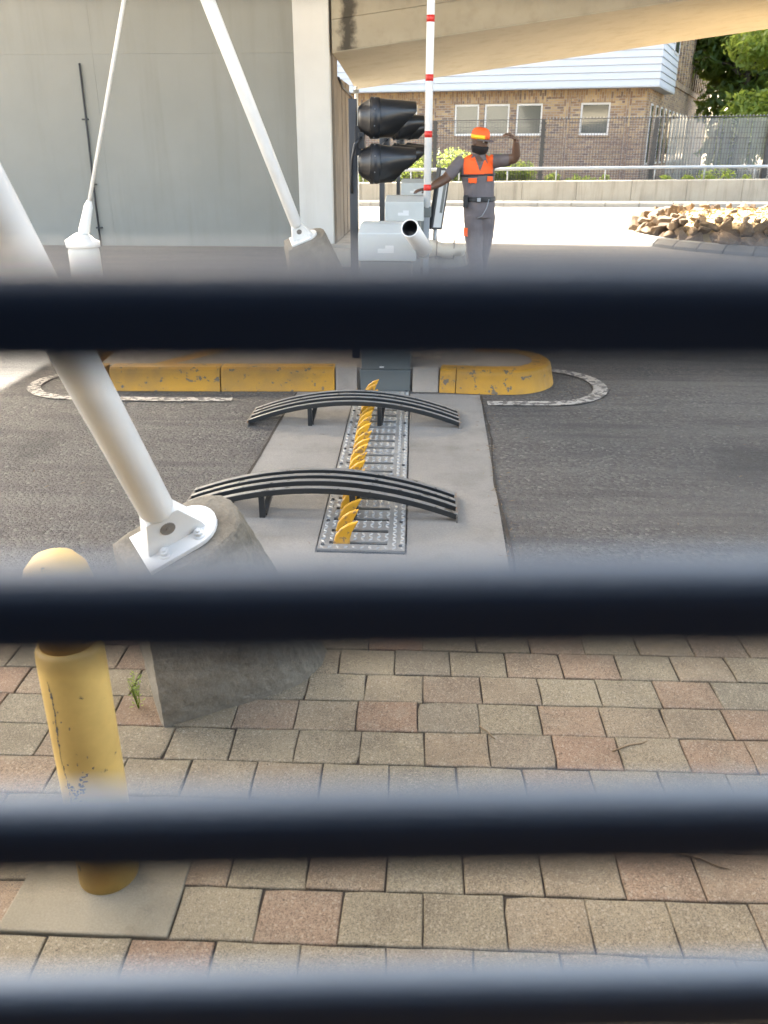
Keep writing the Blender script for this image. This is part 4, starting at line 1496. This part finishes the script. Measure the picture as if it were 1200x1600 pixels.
    for i in range(cnt):
        x, y, z = co[i]
        cloth = (z < 1.5 and z > .06 and (x * .75 + z * .6 > .862 or z < 1.15) and x < .715 and not (z > 1.44 and abs(x - .395) < .07))
        if cloth:
            f = mnoise.noise(V((x * 9, y * 9, z * 16))) * .007 + mnoise.noise(V((x * 25, y * 25, z * 30))) * .003
            co[i] += nv[i] * (.006 + f)
    me.vertices.foreach_set('co', co.ravel())
    pc = np.empty(len(me.polygons) * 3, np.float32); me.polygons.foreach_get('center', pc); pc = pc.reshape(-1, 3)
    mi = np.zeros(len(pc), np.int32)
    x, y, z = pc[:, 0], pc[:, 1], pc[:, 2]
    neck = (z > 1.455) & (np.abs(x - .395) < .085) & (y < 9.2 + .3)
    vneck = (z > 1.40) & (np.abs(x - .41) < (z - 1.40) * .55) & (y < 9.17)
    body = (z < 1.51) & ((x * .75 + z * .6 > .862) | (z < 1.15)) & (x < .69) & ~((neck & (z > 1.49)) | vneck)
    mi[body] = 1
    mi[z < .075] = 2
    me.polygons.foreach_set('material_index', mi)
    me.polygons.foreach_set('use_smooth', np.ones(len(pc), bool))
    me.transform(Matrix.Translation((-gx, -gy, 0)))
    bo_ = bpy.data.objects.new('body', me); COL.objects.link(bo_); bo_.parent = g
    # orange yoke: shell grown off the body surface
    def shell(name, sel, mat, off):
        vs, fs, mp = [], [], {}
        for p in me.polygons:
            c = p.center
            if sel(c.x + gx, c.y + gy, c.z):
                f = []
                for vi in p.vertices:
                    if vi not in mp:
                        vv = me.vertices[vi]
                        mp[vi] = len(vs); vs.append(vv.co + vv.normal * off)
                    f.append(mp[vi])
                fs.append(tuple(f))
        m2 = bpy.data.meshes.new(name); m2.from_pydata(vs, [], fs); m2.materials.append(M[mat])
        m2.polygons.foreach_set('use_smooth', [True] * len(fs))
        o = bpy.data.objects.new(name, m2); COL.objects.link(o); o.parent = g
        so = o.modifiers.new('solid', 'SOLIDIFY'); so.thickness = .004; so.offset = 1
        return o
    shell('orange_yoke', lambda x, y, z: z > 1.318 + .03 * (x - .4) and z < 1.52 and x > .255 + max(0, (1.37 - z)) * .1 and x < .545 and not (y < 9.18 and abs(x - .415) < (z - 1.345) * .42) and not (z > 1.495), 'orange', .003)
    shell('yoke_trim', lambda x, y, z: 1.30 < z - .03 * (x - .4) < 1.316 and .2 < x < .57, 'belt', .003)
    shell('belt', lambda x, y, z: 1.055 < z < 1.10 and x > .2, 'belt', .008)
    shell('pocket_flap', lambda x, y, z: 1.235 < z < 1.285 and .305 < x < .385 and y < 9.16, 'orange', .006)
    shell('pocket_flap', lambda x, y, z: 1.25 < z < 1.30 and .49 < x < .545 and y < 9.2, 'orange', .006)
    shell('thigh_patch', lambda x, y, z: .72 < z < .80 and x < .32 and y < 9.22, 'orange', .005)
    bev(MB().box(.262, .305, 9.06, 9.13, 1.0, 1.12).build('pouch', 'belt', g), .008)
    MB().box(.40, .435, 9.055, 9.075, 1.06, 1.095).build('buckle', 'rail', g)
    # collar
    m = MB()
    for s in (-1, 1):
        c = V((.40 + .045 * s, 9.135, 1.455))
        m.obox(c, V((.03, .012 * -s, .01 * s)), V((0, .006, .002)), V((-.018 * s, 0, .045)))
    bev(m.build('collar', 'coverall', g), .004)
    # beard / mask
    m = MB(); rings = []
    for h, k in ((-.125, .7), (-.10, 1.03), (-.07, 1.06), (-.045, 1.04)):
        w, d = {-.125: (.03, .06), -.10: (.047, .088), -.07: (.058, .092), -.045: (.064, .093)}[h]
        rings.append([hc + hu * h + sd * w * k * 1.06 * math.cos(t) + fwd * d * k * 1.08 * math.sin(t) for t in [math.pi * q / 14 for q in range(-2, 17)]])
    m.loft(rings, False, 0, True, closed=False)
    b_ = m.build('beard', 'beard', g)
    so = b_.modifiers.new('solid', 'SOLIDIFY'); so.thickness = .012; so.offset = 0
    for s in (-1, 1):
        e = MB().sphere(hc + fwd * .088 + sd * .03 * s + hu * .0, (.011, .011, .008), 10, 6).build('eye', 'eyewhite', g)
        MB().sphere(hc + fwd * .096 + sd * .03 * s + hu * .0, (.005, .005, .005), 8, 5).build('pupil', 'belt', e)
    # cap
    m = MB(); rings = []
    for h, k in ((.018, 1.0), (.05, 1.0), (.085, .95), (.108, .8), (.122, .5), (.126, .1)):
        rings.append([hc + hu * h + sd * .083 * k * math.cos(t) + fwd * .104 * k * math.sin(t) for t in [2 * math.pi * q / 24 for q in range(24)]])
    m.loft(rings, True)
    cap = m.build('cap', 'orange', g)
    m = MB(); rings = []
    for h in (.024, .058):
        rings.append([hc + hu * h + sd * .0845 * math.cos(t) + fwd * .1055 * math.sin(t) for t in [R(112) + R(115) * q / 12 for q in range(13)]])
    m.loft(rings, False, 0, True, closed=False)
    o = m.build('reflective_band', 'yellowband', cap)
    so = o.modifiers.new('solid', 'SOLIDIFY'); so.thickness = .003; so.offset = 0
    m = MB()
    r0, r1 = [], []
    for q in range(13):
        t = R(20) + R(140) * q / 12
        r0.append(hc + hu * .022 + sd * .082 * math.cos(t) + fwd * .10 * math.sin(t))
        r1.append(hc + hu * (.012) + sd * .088 * math.cos(t) + fwd * (.10 * math.sin(t) + .075 * math.sin((q / 12) * math.pi) ** .7))
    m.loft([r0, r1], False, 0, True, closed=False)
    o = m.build('visor', 'coverall', cap)
    so = o.modifiers.new('solid', 'SOLIDIFY'); so.thickness = .005; so.offset = 0
    MB().path([(.52, 9.08, 1.08), (.50, 9.07, 1.0), (.455, 9.065, .92), (.41, 9.08, .90)], .004, 6).build('lanyard', 'rail', g)
    return g


make_guard()

# ------------------------------------------------------------------ louvre grille close to the camera
GA = R(YAW + 1.2)
ge = V((math.cos(GA), math.sin(GA), 0)); gn = V((-math.sin(GA), math.cos(GA), 0))
D = .082
gl = thing('louvre_grille', tuple(gn * D), 'dark horizontal bars of a steel grille right in front of the camera', 'grille')
HW = 1.9
for k in range(-3, 5):
    zt = EYE - D * (.157 + .412 * k)
    hgt, dep = .0075, .005
    prof = []
    for (cy, cz, a0) in ((.002, -.002, 180), (dep - .003, -.003 + .0015, 90)):
        pass
    # section: flat front, rounded upper edge
    sec = [(0, -hgt), (0, -.0011)]
    sec += [(.0032 - .0032 * math.cos(R(a)), -.0011 + .0046 * math.sin(R(a))) for a in (20, 40, 60, 80)]
    sec += [(dep, .0032), (dep, -hgt)]
    rings = []
    for u in (-HW, 0, HW):
        rings.append([ge * u + gn * (D + a) + V((0, 0, zt + b)) for a, b in sec])
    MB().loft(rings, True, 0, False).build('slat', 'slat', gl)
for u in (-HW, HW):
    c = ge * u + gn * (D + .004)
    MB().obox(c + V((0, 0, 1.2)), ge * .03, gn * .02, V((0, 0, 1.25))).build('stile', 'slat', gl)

# ------------------------------------------------------------------ unseen dark enclosure, added to keep the bar fronts dark
gh = thing('dark_enclosure', (0, -1.3, 0), 'added dark enclosure around the camera, unseen, keeping the bar fronts dark', 'building')
MB().box(-2.3, 2.3, -2.75, -2.6, -.02, 2.7).build('rear_wall', 'enclosurewall', gh)
for x in (-2.3, 2.15):
    MB().box(x, x + .15, -2.597, .35, -.02, 2.7).build('side_wall', 'enclosurewall', gh)
MB().box(-2.4, 2.4, -2.85, -.7, 2.703, 2.85).build('roof', 'enclosurewall', gh)
